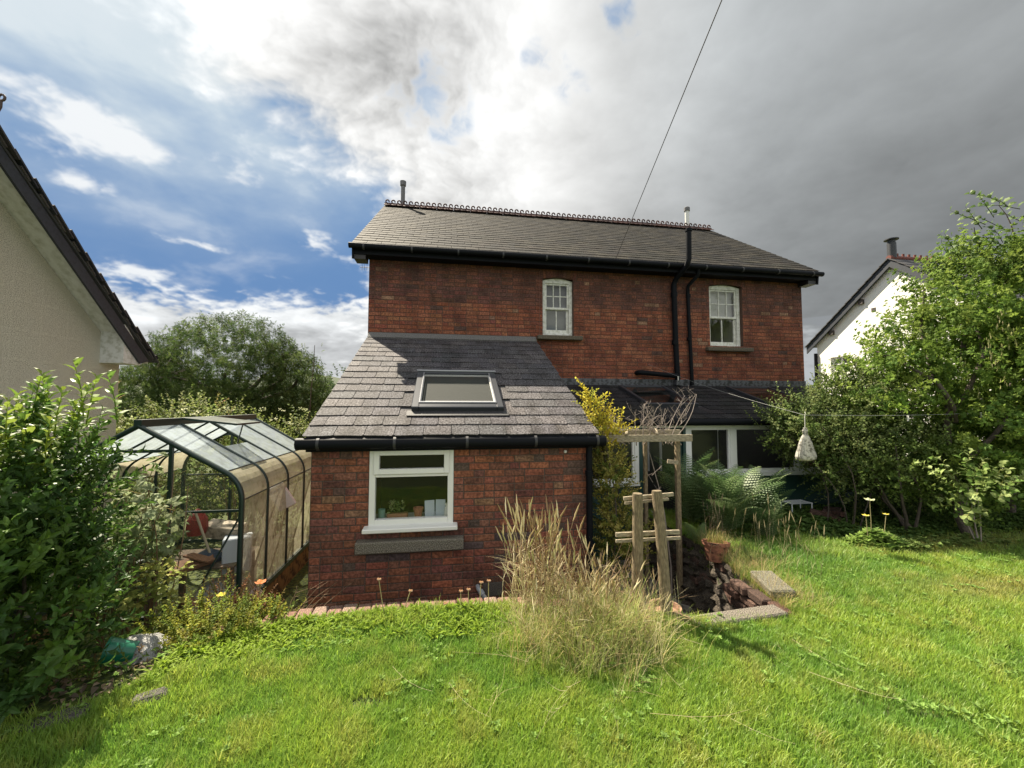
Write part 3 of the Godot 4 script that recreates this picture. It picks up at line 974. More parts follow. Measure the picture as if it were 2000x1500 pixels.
	for y in [4.45, 3.45]: soil.tube([V(4.615, y, 7.60), V(4.612, y + 0.09, 7.60)], [0.068], 10)
	obj("soil_pipe", soil, black(), h)
	var rain := B.new()
	rain.tube([V(5.02, 5.0, 7.36), V(5.02, 4.86, 7.38), V(4.93, 4.68, 7.60), V(4.935, 4.5, 7.62), V(4.99, 2.62, 7.62)], [0.038], 10)
	for y in [4.45, 3.55]: rain.tube([V(4.945, y, 7.62), V(4.947, y + 0.06, 7.62)], [0.048], 10)
	obj("rainwater_pipe", rain, black(), h)
	var br := B.new()
	br.tube([V(3.80, 2.86, 7.68), V(3.80, 2.86, 7.58), V(3.84, 2.86, 7.55), V(4.62, 2.80, 7.56)], [0.05], 10)
	obj("branch_pipe", br, black(), h)
	bx("pipe_collar", V(4.59, 2.60, 7.53), V(4.73, 2.72, 7.66), lead, h, 0.01)
	# flues
	var fl := B.new()
	fl.lathe(V(-1.24, 7.3, 10.98), [Vector2(0.0, 0.0), Vector2(0.055, 0.0), Vector2(0.055, 0.82), Vector2(0.078, 0.84), Vector2(0.082, 0.96), Vector2(0.05, 0.98), Vector2(0.0, 0.98)], 14)
	tag(obj("flue", fl, mat("flue grey", Color(0.17, 0.17, 0.18), 0.5, "mottle", Vector3.ONE * 4), h), "dull grey flue")
	var f2 := B.new()
	f2.lathe(V(7.14, 7.3, 10.98), [Vector2(0.0, 0.0), Vector2(0.06, 0.0), Vector2(0.06, 0.80), Vector2(0.0, 0.80)], 14)
	var fo := obj("flue", f2, mat("flue white", Color(0.62, 0.62, 0.58), 0.4), h)
	tag(fo, "white flue with a grey cap")
	var f3 := B.new()
	f3.lathe(V(7.14, 8.10, 10.98), [Vector2(0.0, 0.0), Vector2(0.085, 0.0), Vector2(0.088, 0.10), Vector2(0.05, 0.13), Vector2(0.0, 0.13)], 14)
	obj("cap", f3, mat("flue grey"), fo)
	# hook of the clothes line and a drop wire on the wall
	var wv := B.new()
	wv.tube([V(1.775, 4.85, 7.66), V(1.775, 3.4, 7.66)], [0.006], 5)
	obj("wall_cable", wv, mat("brown cable", Color(0.16, 0.06, 0.035), 0.6), h)


func build_annex() -> void:
	var h := thing("brick_outhouse", "single storey brick extension with sloping slate roof, skylight and one white window", "extension")
	var wall := part("wall", h)
	var mortar := mat("annex mortar", Color(0.115, 0.085, 0.065), 0.95, "mottle", Vector3.ONE * 5)
	var win := [-0.805, 0.075, 0.93, 1.735]
	slab("mortar_bed", wall, wall_at(4.491), -1.386, 1.625, -0.2, 1.80, [win], 0.22, mortar)
	bricks(wall, 4.491, -1.386, 1.625, -0.14, 1.80, 0.0775, [[win[0], win[1], win[2] - 0.03, 2.0], [-0.92, 0.19, 0.675, 0.795]], true, annex_tone, 300)
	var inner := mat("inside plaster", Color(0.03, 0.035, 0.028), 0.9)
	for x in [-1.386, 1.405]:
		var b := B.new()
		b.prism([V(x, -0.2, 4.712), V(x, -0.2, 7.68), V(x, 3.33, 7.68), V(x, 1.90, 4.712)], Vector3(0.22, 0, 0))
		obj("side_wall", b, mat("side brick", Color(0.22, 0.08, 0.05), 0.9, "mottle", Vector3.ONE * 3), h)
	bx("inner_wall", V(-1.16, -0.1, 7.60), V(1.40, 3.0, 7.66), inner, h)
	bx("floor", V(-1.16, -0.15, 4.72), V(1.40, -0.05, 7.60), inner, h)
	var roof := part("roof", h)
	var t := slope(ANNEX_EAVE, ANNEX_RIDGE)
	var len := (ANNEX_RIDGE - ANNEX_EAVE).length()
	var sk := [-0.415, 0.68, 0.545, 1.715]
	slab("roof_deck", roof, t, -1.42, 1.68, 0.03, len, [[sk[0] + 0.09, sk[1] - 0.09, sk[2] + 0.10, sk[3] - 0.08]], 0.10, mat("deck", Color(0.05, 0.05, 0.05), 0.9))
	slates(roof, -1.45, 1.71, ANNEX_EAVE, ANNEX_RIDGE, 0.230, 0.30, 0.009, [Color(0.184, 0.184, 0.198), Color(0.206, 0.200, 0.210), Color(0.166, 0.168, 0.182), Color(0.224, 0.214, 0.222), Color(0.178, 0.172, 0.188)], [[sk[0] - 0.01, sk[1] + 0.01, sk[2] - 0.02, sk[3] + 0.04]], 300, " new")
	var lead := mat("lead")
	var fl := B.new()
	fl.quad(Vector3(-1.44, len - 0.13, 0.030), Vector3(1.70, len - 0.13, 0.030), Vector3(1.70, len + 0.02, 0.075), Vector3(-1.44, len + 0.02, 0.075))
	fl.quad(Vector3(-1.44, len - 0.13, 0.010), Vector3(1.70, len - 0.13, 0.010), Vector3(1.70, len - 0.13, 0.030), Vector3(-1.44, len - 0.13, 0.030))
	obj("lead_flashing", fl, mat("mortar fillet", Color(0.30, 0.30, 0.29), 0.9, "speckle", Vector3.ONE * 2.5, 0.5), roof, t)
	# skylight
	var s := part("skylight", h)
	var dark := mat("skylight metal", Color(0.05, 0.054, 0.062), 0.38, "", Vector3.ONE, 0.0, {"metal": 0.4})
	var f := B.new()
	frame_rect(f, sk[0], sk[1], sk[2], sk[3], [0.085, 0.085, 0.12, 0.06], -0.06, 0.085, 0.008)
	obj("frame", f, dark, s, t)
	var trim := mat("bright trim", Color(0.42, 0.43, 0.45), 0.3, "", Vector3.ONE, 0.0, {"metal": 0.7})
	var tr := B.new()
	tr.cbox(Transform3D(Basis(), Vector3((sk[0] + sk[1]) * 0.5, sk[3] - 0.012, 0.097)), Vector3(sk[1] - sk[0] + 0.03, 0.03, 0.022), 0.004)
	for x in [sk[0] + 0.088, sk[1] - 0.088]: tr.cbox(Transform3D(Basis(), Vector3(x, (sk[2] + sk[3]) * 0.5 + 0.02, 0.091)), Vector3(0.016, sk[3] - sk[2] - 0.19, 0.012), 0.002)
	tr.cbox(Transform3D(Basis(), Vector3((sk[0] + sk[1]) * 0.5, sk[2] + 0.115, 0.091)), Vector3(sk[1] - sk[0] - 0.16, 0.022, 0.012), 0.002)
	obj("trim", tr, trim, s, t)
	var gp := B.new()
	gp.quad(Vector3(sk[0] + 0.08, sk[2] + 0.11, 0.07), Vector3(sk[1] - 0.08, sk[2] + 0.11, 0.07), Vector3(sk[1] - 0.08, sk[3] - 0.05, 0.07), Vector3(sk[0] + 0.08, sk[3] - 0.05, 0.07))
	obj("pane", gp, glass(), s, t)
	var shaft := B.new()
	var lin := [sk[0] + 0.10, sk[1] - 0.10, sk[2] + 0.12, sk[3] - 0.07]
	shaft.box(Vector3(lin[0] - 0.02, lin[2], -0.26), Vector3(lin[0], lin[3], 0.05))
	shaft.box(Vector3(lin[1], lin[2], -0.26), Vector3(lin[1] + 0.02, lin[3], 0.05))
	shaft.box(Vector3(lin[0] - 0.02, lin[3], -0.26), Vector3(lin[1] + 0.02, lin[3] + 0.02, 0.05))
	shaft.box(Vector3(lin[0] - 0.02, lin[2] - 0.02, -0.26), Vector3(lin[1] + 0.02, lin[2], 0.05))
	obj("lining", shaft, mat("white lining", Color(0.62, 0.62, 0.58), 0.7), s, t)
	var bl := B.new()
	bl.quad(Vector3(lin[0], lin[2] + 0.14, 0.03), Vector3(lin[1], lin[2] + 0.14, 0.03), Vector3(lin[1], lin[3], 0.03), Vector3(lin[0], lin[3], 0.03))
	obj("mesh_blind", bl, mat("mesh blind", Color(0.045, 0.055, 0.047), 0.85, "speckle", Vector3.ONE * 6), s, t)
	bl = B.new()
	bl.quad(Vector3(lin[0], lin[2], 0.034), Vector3(lin[1], lin[2], 0.034), Vector3(lin[1], lin[2] + 0.15, 0.034), Vector3(lin[0], lin[2] + 0.15, 0.034))
	obj("blind_bar", bl, mat("blind bar white", Color(0.50, 0.50, 0.48), 0.6), s, t)
	var ap := B.new()
	ap.cbox(Transform3D(Basis(), Vector3((sk[0] + sk[1]) * 0.5, sk[2] - 0.055, 0.026)), Vector3(sk[1] - sk[0] + 0.10, 0.13, 0.010), 0.003)
	obj("apron", ap, mat("dark lead", Color(0.055, 0.057, 0.062), 0.6, "speckle", Vector3.ONE * 1.5), s, t)
	# eaves
	bx("fascia", V(-1.43, 1.715, 4.45), V(1.69, 1.875, 4.485), black(), h)
	var g := B.new()
	g.tube([V(-1.50, 1.805, 4.385), V(1.77, 1.80, 4.385)], [0.062], 10)
	obj("gutter", g, black(), h)
	for x in [-1.3, -0.55, 0.2, 0.95, 1.66]:
		var kb := B.new()
		kb.tube([V(x, 1.803, 4.385), V(x + 0.028, 1.803, 4.385)], [0.067], 10)
		obj("gutter_bracket", kb, mat("worn black"), h)
	var dp := B.new()
	dp.tube([V(1.60, 1.80, 4.39), V(1.60, 1.66, 4.43), V(1.60, -0.1, 4.43)], [0.036], 10)
	for y in [0.6, 1.4]: dp.tube([V(1.60, y, 4.43), V(1.60, y + 0.06, 4.43)], [0.046], 10)
	obj("downpipe", dp, black(), h)
	# window
	var w := part("window", h)
	var white := mat("plastic white", Color(0.74, 0.74, 0.69), 0.3)
	var z := -4.491
	var fr := B.new()
	frame_rect(fr, win[0], win[1], win[2], win[3], [0.062, 0.062, 0.06, 0.03], z - 0.07, z + 0.012)
	fr.cbox(Transform3D(Basis(), Vector3((win[0] + win[1]) * 0.5, 1.448, z - 0.03)), Vector3(win[1] - win[0] - 0.124, 0.03, 0.078), 0.004)
	obj("frame", fr, white, w)
	var ca := B.new()
	frame_rect(ca, win[0] + 0.045, win[1] - 0.045, 1.466, win[3] - 0.02, [0.058, 0.058, 0.055, 0.05], z - 0.04, z + 0.03)
	obj("casement", ca, white, w)
	pane(w, win[0] + 0.10, win[1] - 0.10, 1.52, win[3] - 0.07, -(z - 0.01))
	pane(w, win[0] + 0.06, win[1] - 0.06, win[2] + 0.055, 1.435, -(z - 0.025))
	var si := B.new()
	si.cbox(Transform3D(Basis(Vector3.RIGHT, 0.08), Vector3((win[0] + win[1]) * 0.5, win[2] - 0.022, z + 0.05)), Vector3(win[1] - win[0] + 0.09, 0.045, 0.14), 0.008)
	obj("sill", si, white, w)
	bx("inner_sill", V(win[0] - 0.1, win[2] + 0.0, 4.575), V(win[1] + 0.1, win[2] + 0.03, 4.86), mat("inner sill", Color(0.4, 0.4, 0.36), 0.5), w)
	var st := B.new()
	st.cbox(Transform3D(Basis.from_euler(Vector3(0.05, 0, -0.004)), Vector3(-0.365, 0.735, z + 0.03)), Vector3(1.105, 0.118, 0.16), 0.01)
	obj("stone_ledge", st, mat("stone ledge", Color(0.34, 0.315, 0.25), 0.9, "speckle", Vector3.ONE * 3, 0.8), h)
	var wp := B.new()
	wp.tube([V(0.345, 0.24, 4.50), V(0.35, 0.232, 4.44), V(0.375, 0.21, 4.41), V(0.55, -0.05, 4.38)], [0.024], 10)
	wp.tube([V(0.366, 0.222, 4.42), V(0.392, 0.186, 4.405)], [0.031], 10)
	obj("waste_pipe", wp, mat("grey plastic", Color(0.30, 0.32, 0.34), 0.4), h)
	bx("air_brick", V(0.40, 0.13, 4.476), V(0.62, 0.27, 4.50), mat("cement patch", Color(0.16, 0.14, 0.12), 0.9, "speckle", Vector3.ONE * 4), h)
	var lamp := B.new()
	lamp.lathe(V(1.335, 1.655, 4.478), [Vector2(0, 0), Vector2(0.014, 0.004), Vector2(0.018, 0.018), Vector2(0.014, 0.032), Vector2(0, 0.036)], 10)
	obj("vent_cap", lamp, white, h)
	# things on the sill
	var y0: float = win[2] + 0.031
	var tin := B.new()
	tin.lathe(Vector3(), [Vector2(0, 0), Vector2(0.038, 0), Vector2(0.038, 0.105), Vector2(0.034, 0.105), Vector2(0.034, 0.02), Vector2(0, 0.02)], 16)
	tag(obj("tin", tin, mat("green tin", Color(0.10, 0.19, 0.16), 0.4), self, Transform3D(Basis(), V(-0.695, y0, 4.64))), "dull green tin at the end of the window sill", "tin")
	var tray := thing("plant_trough", "low brown trough of leafy seedlings on the window sill", "planter", V(-0.53, y0, 4.66))
	var tb := B.new()
	tb.cbox(Transform3D(Basis(), Vector3(0, 0.025, 0)), Vector3(0.22, 0.05, 0.09), 0.008)
	obj("trough", tb, mat("trough brown", Color(0.22, 0.10, 0.05), 0.8), tray)
	var seed_sp := [spray(7, 0.05, 0.03, 0.12, 0.9, 1, Color(0.3, 0.4, 0.2), 91)]
	var xf := []
	for i in 9: xf.append(Transform3D(Basis(Vector3.UP, rf(0, 6)).scaled(Vector3.ONE * rf(0.8, 1.3)), Vector3(rf(-0.09, 0.09), 0.045, rf(-0.03, 0.03))))
	scatter("leaves", seed_sp[0], leaf_mat(), xf, [Color(0.10, 0.15, 0.06), Color(0.2, 0.22, 0.12)], tray)
	var pot := B.new()
	pot.lathe(Vector3(), [Vector2(0, 0), Vector2(0.038, 0), Vector2(0.05, 0.085), Vector2(0.056, 0.085), Vector2(0.057, 0.11), Vector2(0.048, 0.11), Vector2(0.044, 0.09), Vector2(0, 0.09)], 16)
	tag(obj("flower_pot", pot, mat("small terracotta", Color(0.30, 0.11, 0.06), 0.8, "mottle", Vector3.ONE * 6), self, Transform3D(Basis(), V(-0.305, y0, 4.635))), "small terracotta pot standing on the window sill", "flower pot")
	for i in 2:
		var jar := B.new()
		jar.cbox(Transform3D(Basis(), Vector3(0, 0.09, 0)), Vector3(0.11, 0.18, 0.012), 0.003)
		tag(obj("glass_block", jar, mat("pale glass", Color(0.36, 0.42, 0.46), 0.25), self, Transform3D(Basis.from_euler(Vector3(-0.12, 0.25 - 0.35 * i, 0)), V(-0.18 + i * 0.115, y0 - 0.005, 4.655 + i * 0.02))), ["pale blue glass tile leaning beside the terracotta pot", "pale blue glass tile leaning beside the white bottle"][i], "glass tile")
	var bot := B.new()
	bot.lathe(Vector3(), [Vector2(0, 0), Vector2(0.026, 0), Vector2(0.026, 0.085), Vector2(0.012, 0.105), Vector2(0.012, 0.125), Vector2(0.02, 0.126), Vector2(0.02, 0.145), Vector2(0, 0.146)], 14)
	tag(obj("bottle", bot, mat("white bottle", Color(0.62, 0.62, 0.55), 0.4), self, Transform3D(Basis(), V(0.005, y0, 4.63))), "small white bottle in the corner of the window", "bottle")


func build_lean_to() -> void:
	var h := thing("lean_to", "low glazed lean-to with black gutter, dark slates and rooflights against the house", "conservatory")
	var t := slope(LEAN_EAVE, LEAN_RIDGE)
	var len := (LEAN_RIDGE - LEAN_EAVE).length()
	var roof := part("roof", h)
	var rl := [[3.30, 4.24, 0.60, 1.80], [5.62, 6.60, 0.60, 1.80]]
	slab("roof_deck", roof, t, 1.64, 7.72, 0.03, len, rl.map(func(r): return [r[0] + 0.06, r[1] - 0.06, r[2] + 0.06, r[3] - 0.06]), 0.06, mat("deck"))
	slates(roof, 1.64, 7.74, LEAN_EAVE, LEAN_RIDGE, 0.225, 0.30, 0.008, [Color(0.055, 0.055, 0.06), Color(0.065, 0.064, 0.068), Color(0.048, 0.049, 0.053)], rl, 300, " dark")
	var dark := mat("skylight metal")
	for r in rl:
		var s := part("rooflight", h)
		var f := B.new()
		frame_rect(f, r[0], r[1], r[2], r[3], [0.06, 0.06, 0.07, 0.06], -0.05, 0.07, 0.006)
		obj("frame", f, dark, s, t)
		var gp := B.new()
		gp.quad(Vector3(r[0] + 0.05, r[2] + 0.06, 0.055), Vector3(r[1] - 0.05, r[2] + 0.06, 0.055), Vector3(r[1] - 0.05, r[3] - 0.05, 0.055), Vector3(r[0] + 0.05, r[3] - 0.05, 0.055))
		obj("pane", gp, glass(), s, t)
	bx("fascia", V(1.66, 1.90, 5.80), V(7.72, 1.985, 5.84), black(), h)
	var g := B.new()
	g.tube([V(1.70, 1.945, 5.74), V(7.75, 1.935, 5.74)], [0.055], 10)
	obj("gutter", g, black(), h)
	var white := mat("frame white", Color(0.72, 0.73, 0.70), 0.35)
	var d := 5.88
	var green := mat("dark green panel", Color(0.012, 0.045, 0.038), 0.45)
	# front: head rail, posts, sill, panels
	bx("head_rail", V(1.64, 1.85, d - 0.005), V(7.72, 1.905, d + 0.07), white, h)
	for seg in [[1.70, 2.92, 1.03], [3.72, 7.68, 1.13]]:
		bx("sill", V(seg[0], seg[2] - 0.06, d - 0.05), V(seg[1], seg[2], d + 0.08), white, h, 0.006)
		bx("panel", V(seg[0], -0.15, d + 0.005), V(seg[1], seg[2] - 0.06, d + 0.05), green, h)
	var posts := [[1.70, 1.03, 0.06], [2.86, 1.03, 0.07], [3.72, 1.13, 0.07], [4.50, 1.13, 0.085], [5.72, 1.13, 0.07], [6.65, 1.13, 0.07], [7.6, 1.13, 0.07]]
	for p in posts:
		bx("mullion", V(p[0], p[1], d - 0.002), V(p[0] + p[2], 1.85, d + 0.06), white, h, 0.005)
	for k in [[1.76, 2.86, 1.03], [3.79, 4.50, 1.13], [4.585, 5.72, 1.13], [5.79, 6.65, 1.13], [6.72, 7.6, 1.13]]:
		var w := part("window", h)
		pane(w, k[0] + 0.03, k[1] - 0.03, k[2] + 0.05, 1.81, d + 0.03)
		var f := B.new()
		frame_rect(f, k[0], k[1], k[2], 1.85, [0.035, 0.035, 0.05, 0.04], -d - 0.05, -d - 0.008, 0.003)
		obj("frame", f, white, w)
	# the door, half open to a dark passage
	var door := part("door", h)
	var df := B.new()
	df.cbox(Transform3D(Basis(), V(3.70, 0.86, d + 0.03)), Vector3(0.05, 2.0, 0.06), 0.004)
	df.cbox(Transform3D(Basis(), V(2.955, 0.86, d + 0.03)), Vector3(0.05, 2.0, 0.06), 0.004)
	obj("frame", df, green, door)
	var leafb := B.new()
	frame_rect(leafb, 2.985, 3.67, -0.13, 1.84, [0.09, 0.09, 0.2, 0.1], -d - 0.08, -d - 0.035)
	obj("door_leaf", leafb, green, door)
	pane(door, 3.075, 3.58, 0.07, 1.74, d + 0.055)
	# inside
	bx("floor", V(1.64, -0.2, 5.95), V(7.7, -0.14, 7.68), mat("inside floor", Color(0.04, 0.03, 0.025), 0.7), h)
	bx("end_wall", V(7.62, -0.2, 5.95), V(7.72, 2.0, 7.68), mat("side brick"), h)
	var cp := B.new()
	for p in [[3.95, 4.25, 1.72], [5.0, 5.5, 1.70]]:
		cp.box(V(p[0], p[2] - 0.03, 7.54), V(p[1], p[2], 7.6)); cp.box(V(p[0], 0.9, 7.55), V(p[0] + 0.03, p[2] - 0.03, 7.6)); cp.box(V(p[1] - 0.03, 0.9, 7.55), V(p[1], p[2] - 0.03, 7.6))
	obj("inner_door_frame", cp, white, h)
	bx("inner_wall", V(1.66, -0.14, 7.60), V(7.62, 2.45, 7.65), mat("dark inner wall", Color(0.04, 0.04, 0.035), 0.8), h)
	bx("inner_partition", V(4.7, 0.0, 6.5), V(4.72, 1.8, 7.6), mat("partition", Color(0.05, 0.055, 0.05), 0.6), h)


# ---------------------------------------------------------------- neighbouring houses
func build_left_house() -> void:
	var h := thing("pebbledash_house", "roughcast neighbour house with overhanging gable, its dark tiled verge stepping down", "house")
	var xv := -4.9
	var xw := -5.25
	var ev := Vector2(3.07, 7.64)     # eave y, d
	var sl := 0.866
	var ap := Vector2(ev.x + 3.55 * sl - 0.085, ev.y - 3.55 - 0.03)
	var nd := ap.y - 3.35
	var wm := mat("roughcast", Color(0.78, 0.765, 0.68), 0.95, "pebble", Vector3.ONE * 2.7, 1.2, {})
	var b := B.new()
	var yo := func(d: float) -> float: return ap.x - absf(d - ap.y) * sl - 0.16
	b.prism([V(xw, -0.3, 7.43), V(xw, -0.3, nd), V(xw, yo.call(nd), nd), V(xw, yo.call(ap.y), ap.y), V(xw, yo.call(7.43), 7.43)], Vector3(-0.3, 0, 0))
	obj("gable_wall", b, wm, h)
	b = B.new()
	b.box(V(-14, -0.3, 7.13), V(xw - 0.3, 3.0, 7.43))
	b.box(V(-14, -0.3, nd), V(xw - 0.3, 3.0, nd + 0.3))
	obj("wall", b, wm, h)
	var cream := mat("soffit paint", Color(0.66, 0.66, 0.63), 0.6, "faint", Vector3.ONE * 1.2)
	# soffit under the verge, both slopes
	for sgn in [1.0, -1.0]:
		b = B.new()
		var far := 3.50 if sgn > 0 else 3.3
		var p0 := V(0, ap.x - 0.15, ap.y)
		var p1 := V(0, ap.x - 0.15 - far * sl, ap.y + sgn * far)
		var poly := [Vector3(xw - 0.05, p0.y, p0.z), Vector3(xv - 0.03, p0.y, p0.z), Vector3(xv - 0.03, p1.y, p1.z), Vector3(xw - 0.05, p1.y, p1.z)]
		if sgn < 0: poly.reverse()
		b.prism(poly, Vector3(0, 0.02, 0))
		obj("soffit", b, cream, h)
	# bargeboard
	var dk := mat("slate blue paint", Color(0.028, 0.033, 0.044), 0.6, "faint", Vector3.ONE * 2)
	b = B.new()
	b.prism([V(xv - 0.03, ev.x - 0.21, 7.36), V(xv - 0.03, ev.x - 0.15, 7.54), V(xv - 0.03, ap.x - 0.02, ap.y), V(xv - 0.03, ap.x - 0.19, ap.y)].duplicate(), Vector3(0.03, 0, 0))
	obj("bargeboard", b, dk, h)
	b = B.new()
	b.prism([V(xv - 0.03, ap.x - 0.19, ap.y), V(xv - 0.03, ap.x - 0.02, ap.y), V(xv - 0.03, ap.x - 0.02 - 3.4 * sl, ap.y - 3.4), V(xv - 0.03, ap.x - 0.19 - 3.4 * sl, ap.y - 3.4)], Vector3(0.03, 0, 0))
	obj("bargeboard", b, dk, h)
	# box end at the far eave
	b = B.new()
	b.prism([V(xw, 2.84, 7.05), V(xw, 2.84, 7.40), V(xw, 3.06, 7.40), V(xw, 3.46, 7.05)], Vector3(xv - 0.032 - xw, 0, 0))
	obj("eaves_box", b, cream, h)
	b = B.new()
	b.cbox(Transform3D(Basis(), V(xw + 0.12, ap.x - 0.62 - 0.95 * sl, ap.y + 0.86)), Vector3(0.5, 0.12, 0.16), 0.01)
	obj("purlin_end", b, cream, h)
	# roof: deck and overlapping tile courses, each showing its end at the verge
	var roof := part("roof", h)
	for sgn in [1.0, -1.0]:
		b = B.new()
		var far := 3.58 if sgn > 0 else 3.45
		var q := [Vector3(xv, ap.x, -ap.y), Vector3(-14, ap.x, -ap.y), Vector3(-14, ap.x - far * sl, -ap.y - sgn * far), Vector3(xv, ap.x - far * sl, -ap.y - sgn * far)]
		if sgn < 0: q.reverse()
		b.prism([q[3], q[2], q[1], q[0]], Vector3(0, -0.03, 0))
		obj("roof_deck", b, mat("deck"), roof)
	var tm := [mat("tile a", Color(0.035, 0.037, 0.045), 0.6, "mottle", Vector3.ONE * 3), mat("tile b", Color(0.05, 0.045, 0.045), 0.65, "mottle", Vector3.ONE * 3), mat("tile c", Color(0.028, 0.03, 0.04), 0.6, "mottle", Vector3.ONE * 3)]
	var dirn := V(0, -sl, 1.0).normalized()
	var nn := V(0, 1.0, sl).normalized()
	var rows := 15
	for i in rows:
		var along := (i + 0.5) * (3.60 * sqrt(1.0 + sl * sl)) / rows
		var c := V(0, ap.x, ap.y) + dirn * along
		var tb := B.new()
		var bs := Basis(Vector3.RIGHT, nn, Vector3.RIGHT.cross(nn)) * Basis(Vector3.RIGHT, -0.10 * signf(Vector3.RIGHT.cross(nn).dot(dirn)) * -1.0)
		tb.hexa(Transform3D(bs, Vector3(-9.43 + rf(-0.006, 0.012), c.y, c.z) + nn * 0.035), Vector3(9.14, 0.022, 0.42))
		obj("tile_course", tb, tm[i % 3], roof)
		# the pale mortar and undercloak slips seen between the courses at the verge
		var ub := B.new()
		ub.hexa(Transform3D(bs, Vector3(xv + 0.004 + rf(-0.004, 0.004), c.y, c.z) + nn * 0.006 + dirn * rf(-0.05, 0.05)), Vector3(0.03, 0.018, rf(0.12, 0.24)))
		obj("verge_mortar", ub, mat("verge mortar", Color(0.16, 0.145, 0.14), 0.9, "speckle", Vector3.ONE * 4), roof)
	var gt := B.new()
	gt.tube([Vector3(xv + 0.02, ev.x - 0.075, -7.68), Vector3(-14, ev.x - 0.075, -7.68)], [0.045], 8)
	obj("gutter", gt, black(), h)
	# iron hook near the apex
	var hk := B.new()
	var hp := []
	var ho := V(xv, 5.30, 5.03)
	for p in [[0, -0.1], [0.0, 0.0], [0.07, 0.05], [0.10, 0.12], [0.10, 0.19]]: hp.append(ho + Vector3(p[0] * 0.9, p[1], 0))
	hk.tube(hp, [0.014], 6)
	hp = []
	for k in 11: hp.append(ho + Vector3(0.095 + sin(k * TAU / 10) * 0.03, 0.225 - cos(k * TAU / 10) * 0.035, 0))
	hk.tube(hp, [0.012], 6)
	obj("roof_hook", hk, mat("iron", Color(0.08, 0.055, 0.05), 0.7), h)


